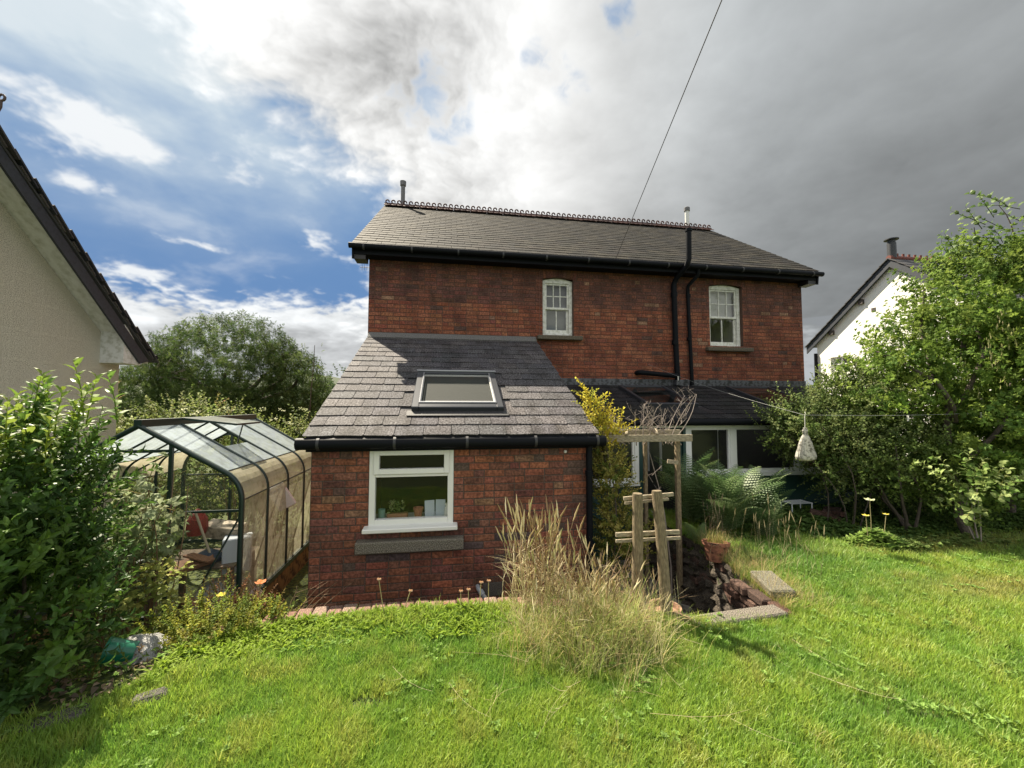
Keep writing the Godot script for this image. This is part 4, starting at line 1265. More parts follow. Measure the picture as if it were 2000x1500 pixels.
func build_white_house() -> void:
	var h := thing("white_house", "white rendered house with dark bargeboard beyond the brick house", "house")
	var xv := 12.5
	var xw := 12.62
	var ap := Vector2(6.39, 9.54)
	var sl := 0.778
	var half := 2.78
	var wm := mat("white render", Color(0.80, 0.79, 0.74), 0.9)
	var b := B.new()
	var win := [10.90, 11.55, 3.32, 3.80]
	# gable wall as strips round the window
	var yo := func(d: float) -> float: return ap.x - absf(d - ap.y) * sl - 0.14
	for seg in [[6.2, 9.54, -0.3, 99.0], [9.54, win[0], -0.3, 99.0], [win[0], win[1], -0.3, win[2]], [win[0], win[1], win[3], 99.0], [win[1], 12.02, -0.3, 99.0]]:
		var y0a: float = minf(seg[3], yo.call(seg[0]))
		var y1a: float = minf(seg[3], yo.call(seg[1]))
		b.prism([V(xw, y1a, seg[1]), V(xw, y0a, seg[0]), V(xw, seg[2], seg[0]), V(xw, seg[2], seg[1])], Vector3(0.25, 0, 0))
	obj("gable_wall", b, wm, h)
	bx("front_wall", V(xw + 0.25, -0.3, 6.2), V(24, 4.0, 6.45), wm, h)
	bx("back_wall", V(xw + 0.25, -0.3, 11.77), V(24, 4.0, 12.02), wm, h)
	var w := part("window", h)
	var wt := mat("frame white")
	var f := B.new()
	f.box(V(xw + 0.06, win[2], win[0]), V(xw + 0.12, win[3], win[0] + 0.05)); f.box(V(xw + 0.06, win[2], win[1] - 0.05), V(xw + 0.12, win[3], win[1]))
	f.box(V(xw + 0.06, win[2], win[0] + 0.05), V(xw + 0.12, win[2] + 0.05, win[1] - 0.05)); f.box(V(xw + 0.06, win[3] - 0.05, win[0] + 0.05), V(xw + 0.12, win[3], win[1] - 0.05))
	f.box(V(xw + 0.065, win[2] + 0.05, 11.21), V(xw + 0.115, win[3] - 0.05, 11.235))
	f.box(V(xw + 0.068, 3.55, win[0] + 0.05), V(xw + 0.112, 3.575, win[1] - 0.05))
	obj("frame", f, wt, w)
	for q in [[win[0] + 0.05, 11.21], [11.235, win[1] - 0.05]]:
		var pb := B.new()
		pb.quad(V(xw + 0.09, win[2] + 0.05, q[1]), V(xw + 0.09, win[2] + 0.05, q[0]), V(xw + 0.09, win[3] - 0.05, q[0]), V(xw + 0.09, win[3] - 0.05, q[1]))
		obj("pane", pb, glass(), w)
	bx("room", V(xw + 0.6, 2.8, 10.5), V(xw + 0.65, 4.0, 11.9), mat("room wall"), w)
	var dk := mat("slate blue paint")
	for sgn in [1.0, -1.0]:
		b = B.new()
		if sgn > 0: b.prism([V(xv, ap.x + 0.02, ap.y), V(xv, ap.x + 0.02 - half * sl, ap.y + sgn * half), V(xv, ap.x - 0.20 - half * sl, ap.y + sgn * half), V(xv, ap.x - 0.20, ap.y)], Vector3(0.04, 0, 0))
		else: b.prism([V(xv, ap.x - 0.20, ap.y), V(xv, ap.x - 0.20 - half * sl, ap.y + sgn * half), V(xv, ap.x + 0.02 - half * sl, ap.y + sgn * half), V(xv, ap.x + 0.02, ap.y)], Vector3(0.04, 0, 0))
		obj("bargeboard", b, dk, h)
		b = B.new()
		for i in 13:
			var s0 := half * i / 13.0
			var s1 := half * (i + 1) / 13.0 + 0.03
			var lift := 0.03
			var q := [V(xv - 0.04, ap.x + 0.03 - s0 * sl, ap.y + sgn * s0), V(24, ap.x + 0.03 - s0 * sl, ap.y + sgn * s0), V(24, ap.x + 0.05 - s1 * sl, ap.y + sgn * s1), V(xv - 0.04, ap.x + 0.05 - s1 * sl, ap.y + sgn * s1)]
			if sgn > 0: q.reverse()
			b.prism(q, Vector3(0, lift, 0))
		obj("roof", b, mat("far slate", Color(0.09, 0.09, 0.10), 0.6, "speckle", Vector3.ONE * 2), h)
		for k in [0.9, 1.9]:
			bx("purlin_end", V(xv + 0.045, ap.x - 0.36 - k * sl, ap.y + sgn * k - 0.07), V(xw + 0.01, ap.x - 0.22 - k * sl, ap.y + sgn * k + 0.07), mat("purlin paint", Color(0.05, 0.04, 0.035), 0.7), h)
	var rt := B.new()
	rt.tube([Vector3(-0.2, 0, 0), Vector3(0.2, 0, 0)], [0.075], 8)
	for i in 2: rt.tube([Vector3(-0.1 + i * 0.2, 0.05, 0), Vector3(-0.1 + i * 0.2, 0.14, 0)], [0.035], 6)
	var rm := rt.mesh()
	for i in 20: obj("ridge_tile", rm, mat("red ridge", Color(0.20, 0.06, 0.045), 0.8, "mottle", Vector3.ONE * 4), h, Transform3D(Basis(), V(xv + 0.2 + i * 0.41, ap.x + 0.06, ap.y)))
	var fl := B.new()
	fl.lathe(V(xv + 0.15, ap.x + 0.06, ap.y + 0.02), [Vector2(0, 0), Vector2(0.105, 0), Vector2(0.105, 0.44), Vector2(0.09, 0.48), Vector2(0.09, 0.54), Vector2(0.0, 0.54)], 14)
	fl.lathe(V(xv + 0.15, ap.x + 0.60, ap.y + 0.02), [Vector2(0.0, 0.0), Vector2(0.17, 0.0), Vector2(0.17, 0.025), Vector2(0.0, 0.07)], 14)
	fl.tube([V(xv + 0.15, ap.x + 0.5, ap.y + 0.02), V(xv + 0.15, ap.x + 0.64, ap.y + 0.02)], [0.05], 6)
	obj("stove_flue", fl, mat("flue black", Color(0.025, 0.027, 0.03), 0.5), h)
	bx("wall_vent", V(xw - 0.01, 5.02, 10.05), V(xw - 0.001, 5.14, 10.17), mat("purlin paint"), h)
	var dp := B.new()
	dp.tube([V(xw - 0.04, 4.0, 12.05), V(xw - 0.04, 0, 12.05)], [0.05], 8)
	obj("downpipe", dp, black(), h)


# ---------------------------------------------------------------- greenhouse
func gh_profile(side: float) -> Array:   # from the sill up and over to the ridge; side +1 right, -1 left
	var out := []
	var ax := -3.035
	for p in [[0.965, 0.12], [0.965, 0.6], [0.965, 1.22]]: out.append(Vector2(ax + side * p[0], p[1]))
	for i in range(1, 7):
		var a := deg_to_rad(10.0 * i)
		out.append(Vector2(ax + side * (0.965 - 0.34 + 0.34 * cos(a)), 1.22 + 0.34 * sin(a)))
	out.append(Vector2(ax, 1.99))
	return out


func build_greenhouse() -> void:
	var h := thing("greenhouse", "dark green metal greenhouse with curved eaves and a raised roof vent", "greenhouse")
	var gm := mat("greenhouse green", Color(0.010, 0.028, 0.022), 0.4)
	var d0 := 4.58
	var bay := 0.605
	var clear := glass("greenhouse glass", 0.06)
	var sky_sheen := mat("roof glass painted sheen", Color(0.62, 0.72, 0.80), 0.3, "faint", Vector3.ONE * 0.9, 0.0, {"alpha": 0.68, "back": 0.95})  # sky reflection on the roof panes, painted as a pale translucent colour
	var dirty := mat("algae glass", Color(0.55, 0.52, 0.38), 0.5, "faint", Vector3.ONE * 1.2, 0.0, {"alpha": 0.62, "back": 0.95})
	var curve := mat("hazy curved sheet", Color(0.60, 0.56, 0.42), 0.45, "faint", Vector3.ONE * 0.8, 0.0, {"alpha": 0.75, "back": 0.95})
	for side in [1.0, -1.0]:
		var pr := gh_profile(side)
		for i in 5:
			var d := d0 + i * bay
			var pts := []
			for p in pr: pts.append(V(p.x, p.y, d))
			var b := B.new()
			b.tube(pts, [0.019 if i % 4 else 0.026], 6)
			obj("glazing_bar", b, gm, h)
			if i == 4: continue
			var spans := [[0, 2, clear, "side_pane"], [2, 8, curve, "curved_pane"], [8, 9, sky_sheen, "roof_pane"]]
			for s in spans:
				var vent: bool = s[3] == "roof_pane" and side > 0 and i == 1
				var pb := B.new()
				for k in range(s[0], s[1]):
					var a: Vector2 = pr[k]
					var c: Vector2 = pr[k + 1]
					if vent: c = a.lerp(c, 0.42)
					if side > 0: pb.quad(V(a.x, a.y, d), V(a.x, a.y, d + bay), V(c.x, c.y, d + bay), V(c.x, c.y, d))
					else: pb.quad(V(a.x, a.y, d + bay), V(a.x, a.y, d), V(c.x, c.y, d), V(c.x, c.y, d + bay))
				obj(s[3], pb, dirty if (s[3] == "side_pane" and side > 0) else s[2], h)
		for k in [2, 8]:
			var b := B.new()
			b.tube([V(pr[k].x, pr[k].y, d0), V(pr[k].x, pr[k].y, d0 + 4 * bay)], [0.008], 5)
			obj("glazing_strip", b, gm, h)
		bx("sill_rail", V(pr[0].x - 0.03, 0.09, d0), V(pr[0].x + 0.03, 0.14, d0 + 4 * bay), gm, h)
		bx("base_board", V(pr[0].x - 0.025, -0.16, d0), V(pr[0].x + 0.025, 0.088, d0 + 4 * bay), mat("mossy board", Color(0.19, 0.14, 0.05), 0.9, "stain", Vector3.ONE * 2, 0.5), h)
	bx("ridge_rail", V(-3.07, 1.975, d0 - 0.02), V(-3.0, 2.05, d0 + 4 * bay + 0.02), gm, h)
	# raised vent over the second bay
	var pr2 := gh_profile(1.0)
	var vent := part("roof_vent", h)
	var hx := Vector3(-3.0, 2.04, 0)
	var vdir := Vector3(0.56, -0.07, 0)
	var vb := B.new()
	var zz := [-(d0 + bay + 0.02), -(d0 + 2 * bay - 0.02)]
	for z in zz: beam(vb, hx + Vector3(0, 0, z), hx + vdir + Vector3(0, 0, z), 0.03, 0.022)
	beam(vb, hx + vdir + Vector3(0, 0, zz[0] + 0.015), hx + vdir + Vector3(0, 0, zz[1] - 0.015), 0.03, 0.022)
	beam(vb, hx + vdir * 0.9 + Vector3(0, 0, (zz[0] + zz[1]) * 0.5), Vector3(-2.60, 1.72, (zz[0] + zz[1]) * 0.5 - 0.1), 0.012, 0.012)
	obj("frame", vb, gm, vent)
	var vp := B.new()
	vp.quad(hx + Vector3(0, 0.012, zz[0]), hx + vdir + Vector3(0, 0.012, zz[0]), hx + vdir + Vector3(0, 0.012, zz[1]), hx + Vector3(0, 0.012, zz[1]))
	obj("pane", vp, mat("vent glass", Color(0.50, 0.54, 0.50), 0.3, "faint", Vector3.ONE * 2, 0.0, {"alpha": 0.6, "back": 0.9}), vent)
	# gable ends
	for g in [d0, d0 + 4 * bay]:
		var fr := B.new()
		for x in [-2.735, -3.335]: beam(fr, V(x, 0.1, g), V(x, 1.83, g), 0.032, 0.032, Vector3.BACK)
		beam(fr, V(-2.735, 1.12, g), V(-2.07, 1.12, g), 0.022, 0.022); beam(fr, V(-3.335, 1.12, g), V(-4.0, 1.12, g), 0.022, 0.022)
		beam(fr, V(-3.75, 1.735, g), V(-2.735, 1.735, g), 0.024, 0.03)
		beam(fr, V(-4.0, 0.11, g), V(-2.07, 0.11, g), 0.04, 0.04)
		beam(fr, V(-2.08, 1.08, g + 0.02), V(-2.42, 0.40, g + 0.02), 0.016, 0.016); beam(fr, V(-2.735, 1.73, g + 0.03), V(-3.6, 1.22, g + 0.03), 0.014, 0.014)
		beam(fr, V(-2.735, 0.72, g + 0.02), V(-2.95, 0.3, g + 0.02), 0.014, 0.014)
		obj("gable_frame", fr, gm, h)
		var strips := []
		var pa := gh_profile(1.0)
		var right := []
		for p in pa: right.append(V(p.x, p.y, g))
		# glass right of the door: lower and upper panes
		var b1 := B.new()
		b1.quad(V(-2.735, 0.12, g), V(-2.07, 0.12, g), V(-2.07, 1.12, g), V(-2.735, 1.12, g))
		obj("gable_pane", b1, clear, h)
		var b2 := B.new()
		var poly := [V(-2.735, 1.12, g), V(-2.07, 1.12, g)]
		for k in range(2, 9): poly.append(right[k])
		poly.append(V(-2.735, 1.815, g))
		for k in range(1, poly.size() - 1): b2.tri(poly[0], poly[k], poly[k + 1])
		obj("gable_pane", b2, clear, h)
		var b3 := B.new()
		b3.quad(V(-4.0, 0.12, g), V(-3.335, 0.12, g), V(-3.335, 1.12, g), V(-4.0, 1.12, g))
		obj("gable_pane", b3, clear, h)
		var b4 := B.new()
		b4.tri(V(-3.6, 1.75, g), V(-2.6, 1.75, g), V(-3.035, 1.97, g))
		obj("gable_pane", b4, clear, h)
		if strips: pass
	# things kept inside
	var red := B.new()
	red.lathe(Vector3(), [Vector2(0, 0), Vector2(0.12, 0.0), Vector2(0.15, 0.10), Vector2(0.14, 0.22), Vector2(0.09, 0.30), Vector2(0.03, 0.36), Vector2(0, 0.37)], 14, 0.12, 5)
	tag(obj("plastic_bag", red, mat("red plastic", Color(0.46, 0.05, 0.03), 0.45, "mottle", Vector3.ONE * 7, 1.0), self, Transform3D(Basis().scaled(Vector3(0.62, 0.75, 0.62)), V(-2.66, 0.80, 4.92))), "red plastic bag on the greenhouse shelf", "bag")
	var blue := B.new()
	blue.lathe(Vector3(), [Vector2(0, 0), Vector2(0.16, 0.0), Vector2(0.18, 0.06), Vector2(0.13, 0.14), Vector2(0.04, 0.19), Vector2(0, 0.19)], 14, 0.12, 4)
	tag(obj("plastic_bag", blue, mat("blue plastic", Color(0.06, 0.10, 0.16), 0.4, "mottle", Vector3.ONE * 7, 1.0), self, Transform3D(Basis().scaled(Vector3.ONE * 0.7), V(-2.5, 0.53, 4.85))), "crumpled blue plastic bag lying below the red one", "bag")
	var st := thing("shelf", "rough wooden shelf inside the greenhouse, heaped with bags and boxes", "shelf", V(-2.6, 0, 5.0))
	var wood := mat("grey wood", Color(0.20, 0.15, 0.10), 0.85, "mottle", Vector3(2, 6, 2), 0.3)
	for k in 3: bx("board", Vector3(-0.40, 0.50, -0.30 + k * 0.21), Vector3(0.42, 0.525, -0.11 + k * 0.21), wood, st, 0.004)
	for k in 4: bx("leg", Vector3(-0.38 if k % 2 else 0.36, -0.15, -0.26 if k < 2 else 0.26), Vector3(-0.33 if k % 2 else 0.41, 0.499, -0.21 if k < 2 else 0.31), wood, st)
	var card := B.new()
	card.cbox(Transform3D(Basis.from_euler(Vector3(0.3, -0.2, -0.12)), Vector3()), Vector3(0.40, 0.15, 0.16), 0.008)
	tag(obj("cardboard_box", card, mat("cardboard", Color(0.52, 0.45, 0.34), 0.85, "stain", Vector3.ONE * 2), self, Transform3D(Basis(), V(-2.44, 0.80, 5.05))), "tilted pale cardboard box behind the greenhouse brace", "box")
	var wb := B.new()
	wb.cbox(Transform3D(Basis(Vector3.UP, 0.35), Vector3(0, 0.17, 0)), Vector3(0.26, 0.36, 0.2), 0.01)
	for r in 4:
		wb.col = Color(1, 1, 1)
	tag(obj("carton", wb, mat("printed carton", Color(0.50, 0.56, 0.62), 0.6), self, Transform3D(Basis(), V(-2.24, 0.42, 4.90))), "pale blue carton standing in the greenhouse corner", "carton")
	var pl := B.new()
	pl.tube([V(-2.62, 1.08, 4.80), V(-2.42, 0.52, 4.80)], [0.012], 6)
	tag(obj("cane", pl, mat("pale cane", Color(0.42, 0.37, 0.26), 0.7), self), "pale wooden cane slanting behind the greenhouse glass", "cane")
	var tray := B.new()
	tray.cbox(Transform3D(Basis.from_euler(Vector3(0.15, 0.5, 0.2)), Vector3(0, 0.03, 0)), Vector3(0.36, 0.05, 0.22), 0.008)
	tray.cbox(Transform3D(Basis.from_euler(Vector3(-0.1, -0.3, -0.15)), Vector3(0.08, 0.09, 0.02)), Vector3(0.30, 0.02, 0.12), 0.004)
	tag(obj("broken_tray", tray, mat("orange wood", Color(0.30, 0.15, 0.075), 0.8, "mottle", Vector3(2, 7, 7)), self, Transform3D(Basis(), V(-2.58, 0.535, 4.72))), "broken brown wooden tray in front of the bags in the greenhouse", "tray")
	var poly := B.new()
	poly.cbox(Transform3D(Basis.from_euler(Vector3(0.2, 0.2, 0.5)), Vector3()), Vector3(0.22, 0.34, 0.05), 0.01)
	tag(obj("white_board", poly, mat("polystyrene", Color(0.66, 0.68, 0.68), 0.8), self, Transform3D(Basis(), V(-2.13, 1.0, 5.75))), "white board leaning inside the greenhouse side panes", "board")
	var sack := B.new()
	sack.lathe(Vector3(), [Vector2(0, 0), Vector2(0.3, 0.0), Vector2(0.34, 0.12), Vector2(0.22, 0.28), Vector2(0.08, 0.34), Vector2(0, 0.34)], 16, 0.1, 5)
	tag(obj("compost_sack", sack, mat("clear plastic", Color(0.35, 0.36, 0.34), 0.3), self, Transform3D(Basis(), V(-2.35, 0.0, 4.86))), "grey compost sack slumped behind the front greenhouse glass", "sack")
	var dead := thing("dead_plants", "dead brown stalks standing inside the greenhouse", "dead plant", V(-2.6, 0, 5.9))
	for i in 6:
		var sh := B.new()
		var xx := rf(-2.9, -2.3)
		var dd := rf(5.3, 6.6)
		for k in 7: sh.tube([V(xx + rf(-0.1, 0.1), 0.0, dd + rf(-0.1, 0.1)), V(xx + rf(-0.25, 0.25), rf(0.7, 1.3), dd + rf(-0.2, 0.2))], [0.006, 0.003], 4)
		sh.col = Color(1, 1, 1)
		obj("stalks", sh, mat("dead stalk", Color(0.19, 0.13, 0.075), 0.9), dead, Transform3D(Basis(), -dead.position))


# ---------------------------------------------------------------- garden
func blade(b: B, root: Vector3, dir: float, L: float, W: float, lean: float, segs := 3) -> void:
	var f := Vector3(cos(dir), 0, sin(dir))
	var s := Vector3(-sin(dir), 0, cos(dir))
	var prev := []
	for i in segs + 1:
		var u := float(i) / segs
		var p := root + Vector3.UP * L * u * (1.0 - 0.25 * lean * u) + f * L * lean * u * u * 0.8
		var w := W * 0.5 * (1.0 - u * u * 0.92)
		var cur := [p - s * w, p + s * w]
		if i == segs: b.tri(prev[0], prev[1], p)
		elif prev: b.quad(prev[0], prev[1], cur[1], cur[0])
		prev = cur


func tuft(n: int, L: float, W: float, spread: float, seed_: int, lean := Vector2(0.2, 0.9)) -> ArrayMesh:
	var r := RandomNumberGenerator.new()
	r.seed = seed_
	var b := B.new()
	for i in n:
		var k := r.randf_range(0.75, 1.2)
		b.col = Color(k * r.randf_range(0.85, 1.25), k, k * r.randf_range(0.6, 1.1))
		if r.randf() < 0.08: b.col = Color(2.2, 1.35, 1.8)
		blade(b, Vector3(r.randf_range(-spread, spread), -0.004, r.randf_range(-spread, spread)), r.randf_range(0, TAU), L * r.randf_range(0.55, 1.2), W * r.randf_range(0.7, 1.3), r.randf_range(lean.x, lean.y))
	return b.mesh()


func build_grass() -> void:
	var ns := FastNoiseLite.new()
	ns.seed = 17; ns.frequency = 0.9; ns.fractal_octaves = 3
	var ms := []
	for i in 5: ms.append(tuft(11, 0.062, 0.0042, 0.032, 100 + i))
	var lists := [[], [], [], [], []]
	var cl := [[], [], [], [], []]
	var n := 0
	while n < 76000:
		var d := rf(0.9, 7.2)
		var x := rf(-3.6, 12.0)
		if absf((x - 0.16 * d) / (d + 0.6)) > 2.2: continue
		var hgt := ground_height(x, d)
		if hgt < 0.12: continue
		var dist := sqrt(x * x + d * d + 2.7)
		if rng.randf() > minf(1.0, pow(2.3 / dist, 1.6)): continue
		var bare := bump(x, d, -0.43, 2.42, 0.13, 0.07)
		if rng.randf() < bare * 1.3: continue
		if x < -1.2 and d > 2.9: continue
		if x < -1.55 and d > lawn_edge(x) - 0.30 - 0.06 * sin(x * 9.0): continue
		var worn := bump(x, d, 4.9, 3.0, 0.8, 0.22) + bump(x, d, 6.0, 4.0, 1.2, 0.2)
		var shade_bed := smoothstep(3.9, 4.4, d) * smoothstep(4.0, 5.0, x)
		if rng.randf() < shade_bed * 0.7: continue
		var k := rng.randi() % 5
		var v := ns.get_noise_2d(x, d)
		var v2 := ns.get_noise_2d(x * 3.7 + 40.0, d * 3.7)
		var s := rf(0.75, 1.25) * (1.0 + 0.4 * v + 0.2 * v2)
		if d > 2.75 and x > -1.6 and x < 0.6: s *= 1.25
		if x > 2.6 and d > 2.9: s *= 1.0 + 0.9 * bump(x, d, 3.7, 3.9, 0.8, 0.6)
		var c := Color(0.30, 0.415, 0.066).lerp(Color(0.18, 0.325, 0.056), clampf(0.45 - v * 0.9 - v2 * 0.7, 0, 1))
		c = c.lerp(Color(0.40, 0.37, 0.13), clampf(worn * 0.8 + maxf(0.0, v2 - 0.12) * 0.9, 0.0, 0.8))
		c = c.lerp(Color(0.11, 0.25, 0.06), bump(x, d, 3.6, 3.9, 0.8, 0.6) * 0.6)
		var y := Vector3(rng.randfn() * 0.08, 1, rng.randfn() * 0.08).normalized()
		var bs := Basis(Vector3.UP, rf(0, TAU)) * Basis(Quaternion(Vector3.UP, y))
		lists[k].append(Transform3D(bs.scaled(Vector3.ONE * s), V(x, hgt, d)))
		cl[k].append(c * rf(0.85, 1.15))
		n += 1
	var o := part("grass", self)
	tag(o, "mown bright green lawn grass covering the raised garden", "grass", "", "stuff")
	for i in 5: scatter("blades", ms[i], mat("grass blade", Color.WHITE, 0.45, "", Vector3.ONE, 0.0, {"vc": true, "back": 0.95, "spec": 0.4}), lists[i], cl[i], o).set_meta("kind", "stuff")
	var cm := weed_mesh(6, 0.022, 0.017, 150)
	var cx := []
	var cc := []
	while cx.size() < 1500:
		var d := rf(1.2, 4.6)
		var x := rf(-3.0, 7.5)
		if ground_height(x, d) < 0.5 or ns.get_noise_2d(x * 1.6 + 9.0, d * 1.6 + 4.0) < 0.12: continue
		cx.append(Transform3D(Basis(Vector3.UP, rf(0, TAU)).scaled(Vector3.ONE * rf(0.7, 1.3)), V(x, ground_height(x, d) + rf(0.02, 0.045), d)))
		cc.append(Color(0.15, 0.235, 0.055) * rf(0.8, 1.3))
	var clover := part("clover", self)
	tag(clover, "small clover leaves scattered through the lawn grass", "clover", "", "stuff")
	scatter("leaves", cm, leaf_mat(), cx, cc, clover)
	var fm := stem_mesh(false, 250)
	var fx := []
	for i in 26:
		var x := 0.9 + rng.randfn() * 0.7
		var d := 2.35 + rng.randfn() * 0.28
		if d > 2.8: continue
		fx.append(Transform3D((Basis(Vector3.UP, rf(0, TAU)) * Basis(Vector3.RIGHT, rf(1.25, 1.5))).scaled(Vector3.ONE * rf(0.15, 0.5)), V(x, ground_height(x, d) + 0.04, d)))
	var stray := part("fallen_straw", self)
	tag(stray, "fallen straw stalks lying on the lawn around the dry grass", "straw", "", "stuff")
	scatter("stems", fm, dry_mat(), fx, [Color(0.42, 0.36, 0.2), Color(0.5, 0.44, 0.28)], stray)
	# broad leaved weeds along the far edge of the lawn
	var wm := []
	for i in 3: wm.append(weed_mesh(9, 0.075, 0.016, 140 + i))
	var wl := [[], [], []]
	var wc := []
	for i in 900:
		var x := rf(-1.75, 0.65)
		var back := rf(0.02, 0.5)
		if rng.randf() < 0.25: x = rf(-1.75, -1.0); back = rf(0.05, 0.5)
		var d := lawn_edge(x) - back * back * 1.6
		if d < 2.35: continue
		wl[i % 3].append(Transform3D(Basis(Vector3.UP, rf(0, TAU)).scaled(Vector3.ONE * rf(0.6, 1.25)), V(x, ground_height(x, d) + 0.01, d)))
		wc.append(Color(0.145, 0.21, 0.02) * rf(0.7, 1.2))
	var w := part("weeds", self)
	tag(w, "broad leaved weeds crowding the lawn edge before the brick extension", "weeds", "", "stuff")
	for i in 3: scatter("leaves", wm[i], leaf_mat(), wl[i], wc, w).set_meta("kind", "stuff")


func weed_mesh(n: int, L: float, W: float, seed_: int) -> ArrayMesh:
	var r := RandomNumberGenerator.new()
	r.seed = seed_
	var b := B.new()
	for i in n:
		var k := r.randf_range(0.7, 1.2)
		b.col = Color(k, k, k)
		b.leaf(Transform3D(Basis(Vector3.UP, i * 2.4) * Basis(Vector3.RIGHT, r.randf_range(0.2, 1.0)) * Basis(Vector3.UP, PI), Vector3()), L * r.randf_range(0.6, 1.2), W, 0.4, 0.35)
	return b.mesh()


func stem_mesh(head: bool, seed_: int) -> ArrayMesh:   # a dry grass stalk one metre long
	var r := RandomNumberGenerator.new()
	r.seed = seed_
	var b := B.new()
	var lean := r.randf_range(0.02, 0.28)
	var at := func(u: float) -> Vector3: return Vector3(lean * u * u, u * (1.0 - lean * 0.2 * u), 0.05 * sin(u * 3.0 + seed_))
	b.col = Color(1, 1, 1)
	var pts := []
	for i in 6: pts.append(at.call(i / 5.0 * (0.86 if head else 1.0)))
	b.tube(pts, [0.0021, 0.002, 0.0018, 0.0016, 0.0014, 0.0011], 3, false)
	if head:
		b.col = Color(1.15, 1.05, 0.95)
		var hp := []
		for i in 6: hp.append(at.call(0.84 + i * 0.032) + Vector3(r.randf_range(-1, 1), 0, r.randf_range(-1, 1)) * 0.002)
		b.tube(hp, [0.002, 0.0062, 0.0072, 0.006, 0.0042, 0.0012], 5, false)
	for i in 2:
		var u := r.randf_range(0.15, 0.55)
		blade(b, at.call(u), r.randf_range(0, TAU), r.randf_range(0.18, 0.3), 0.005, r.randf_range(0.5, 1.4), 4)
	return b.mesh()


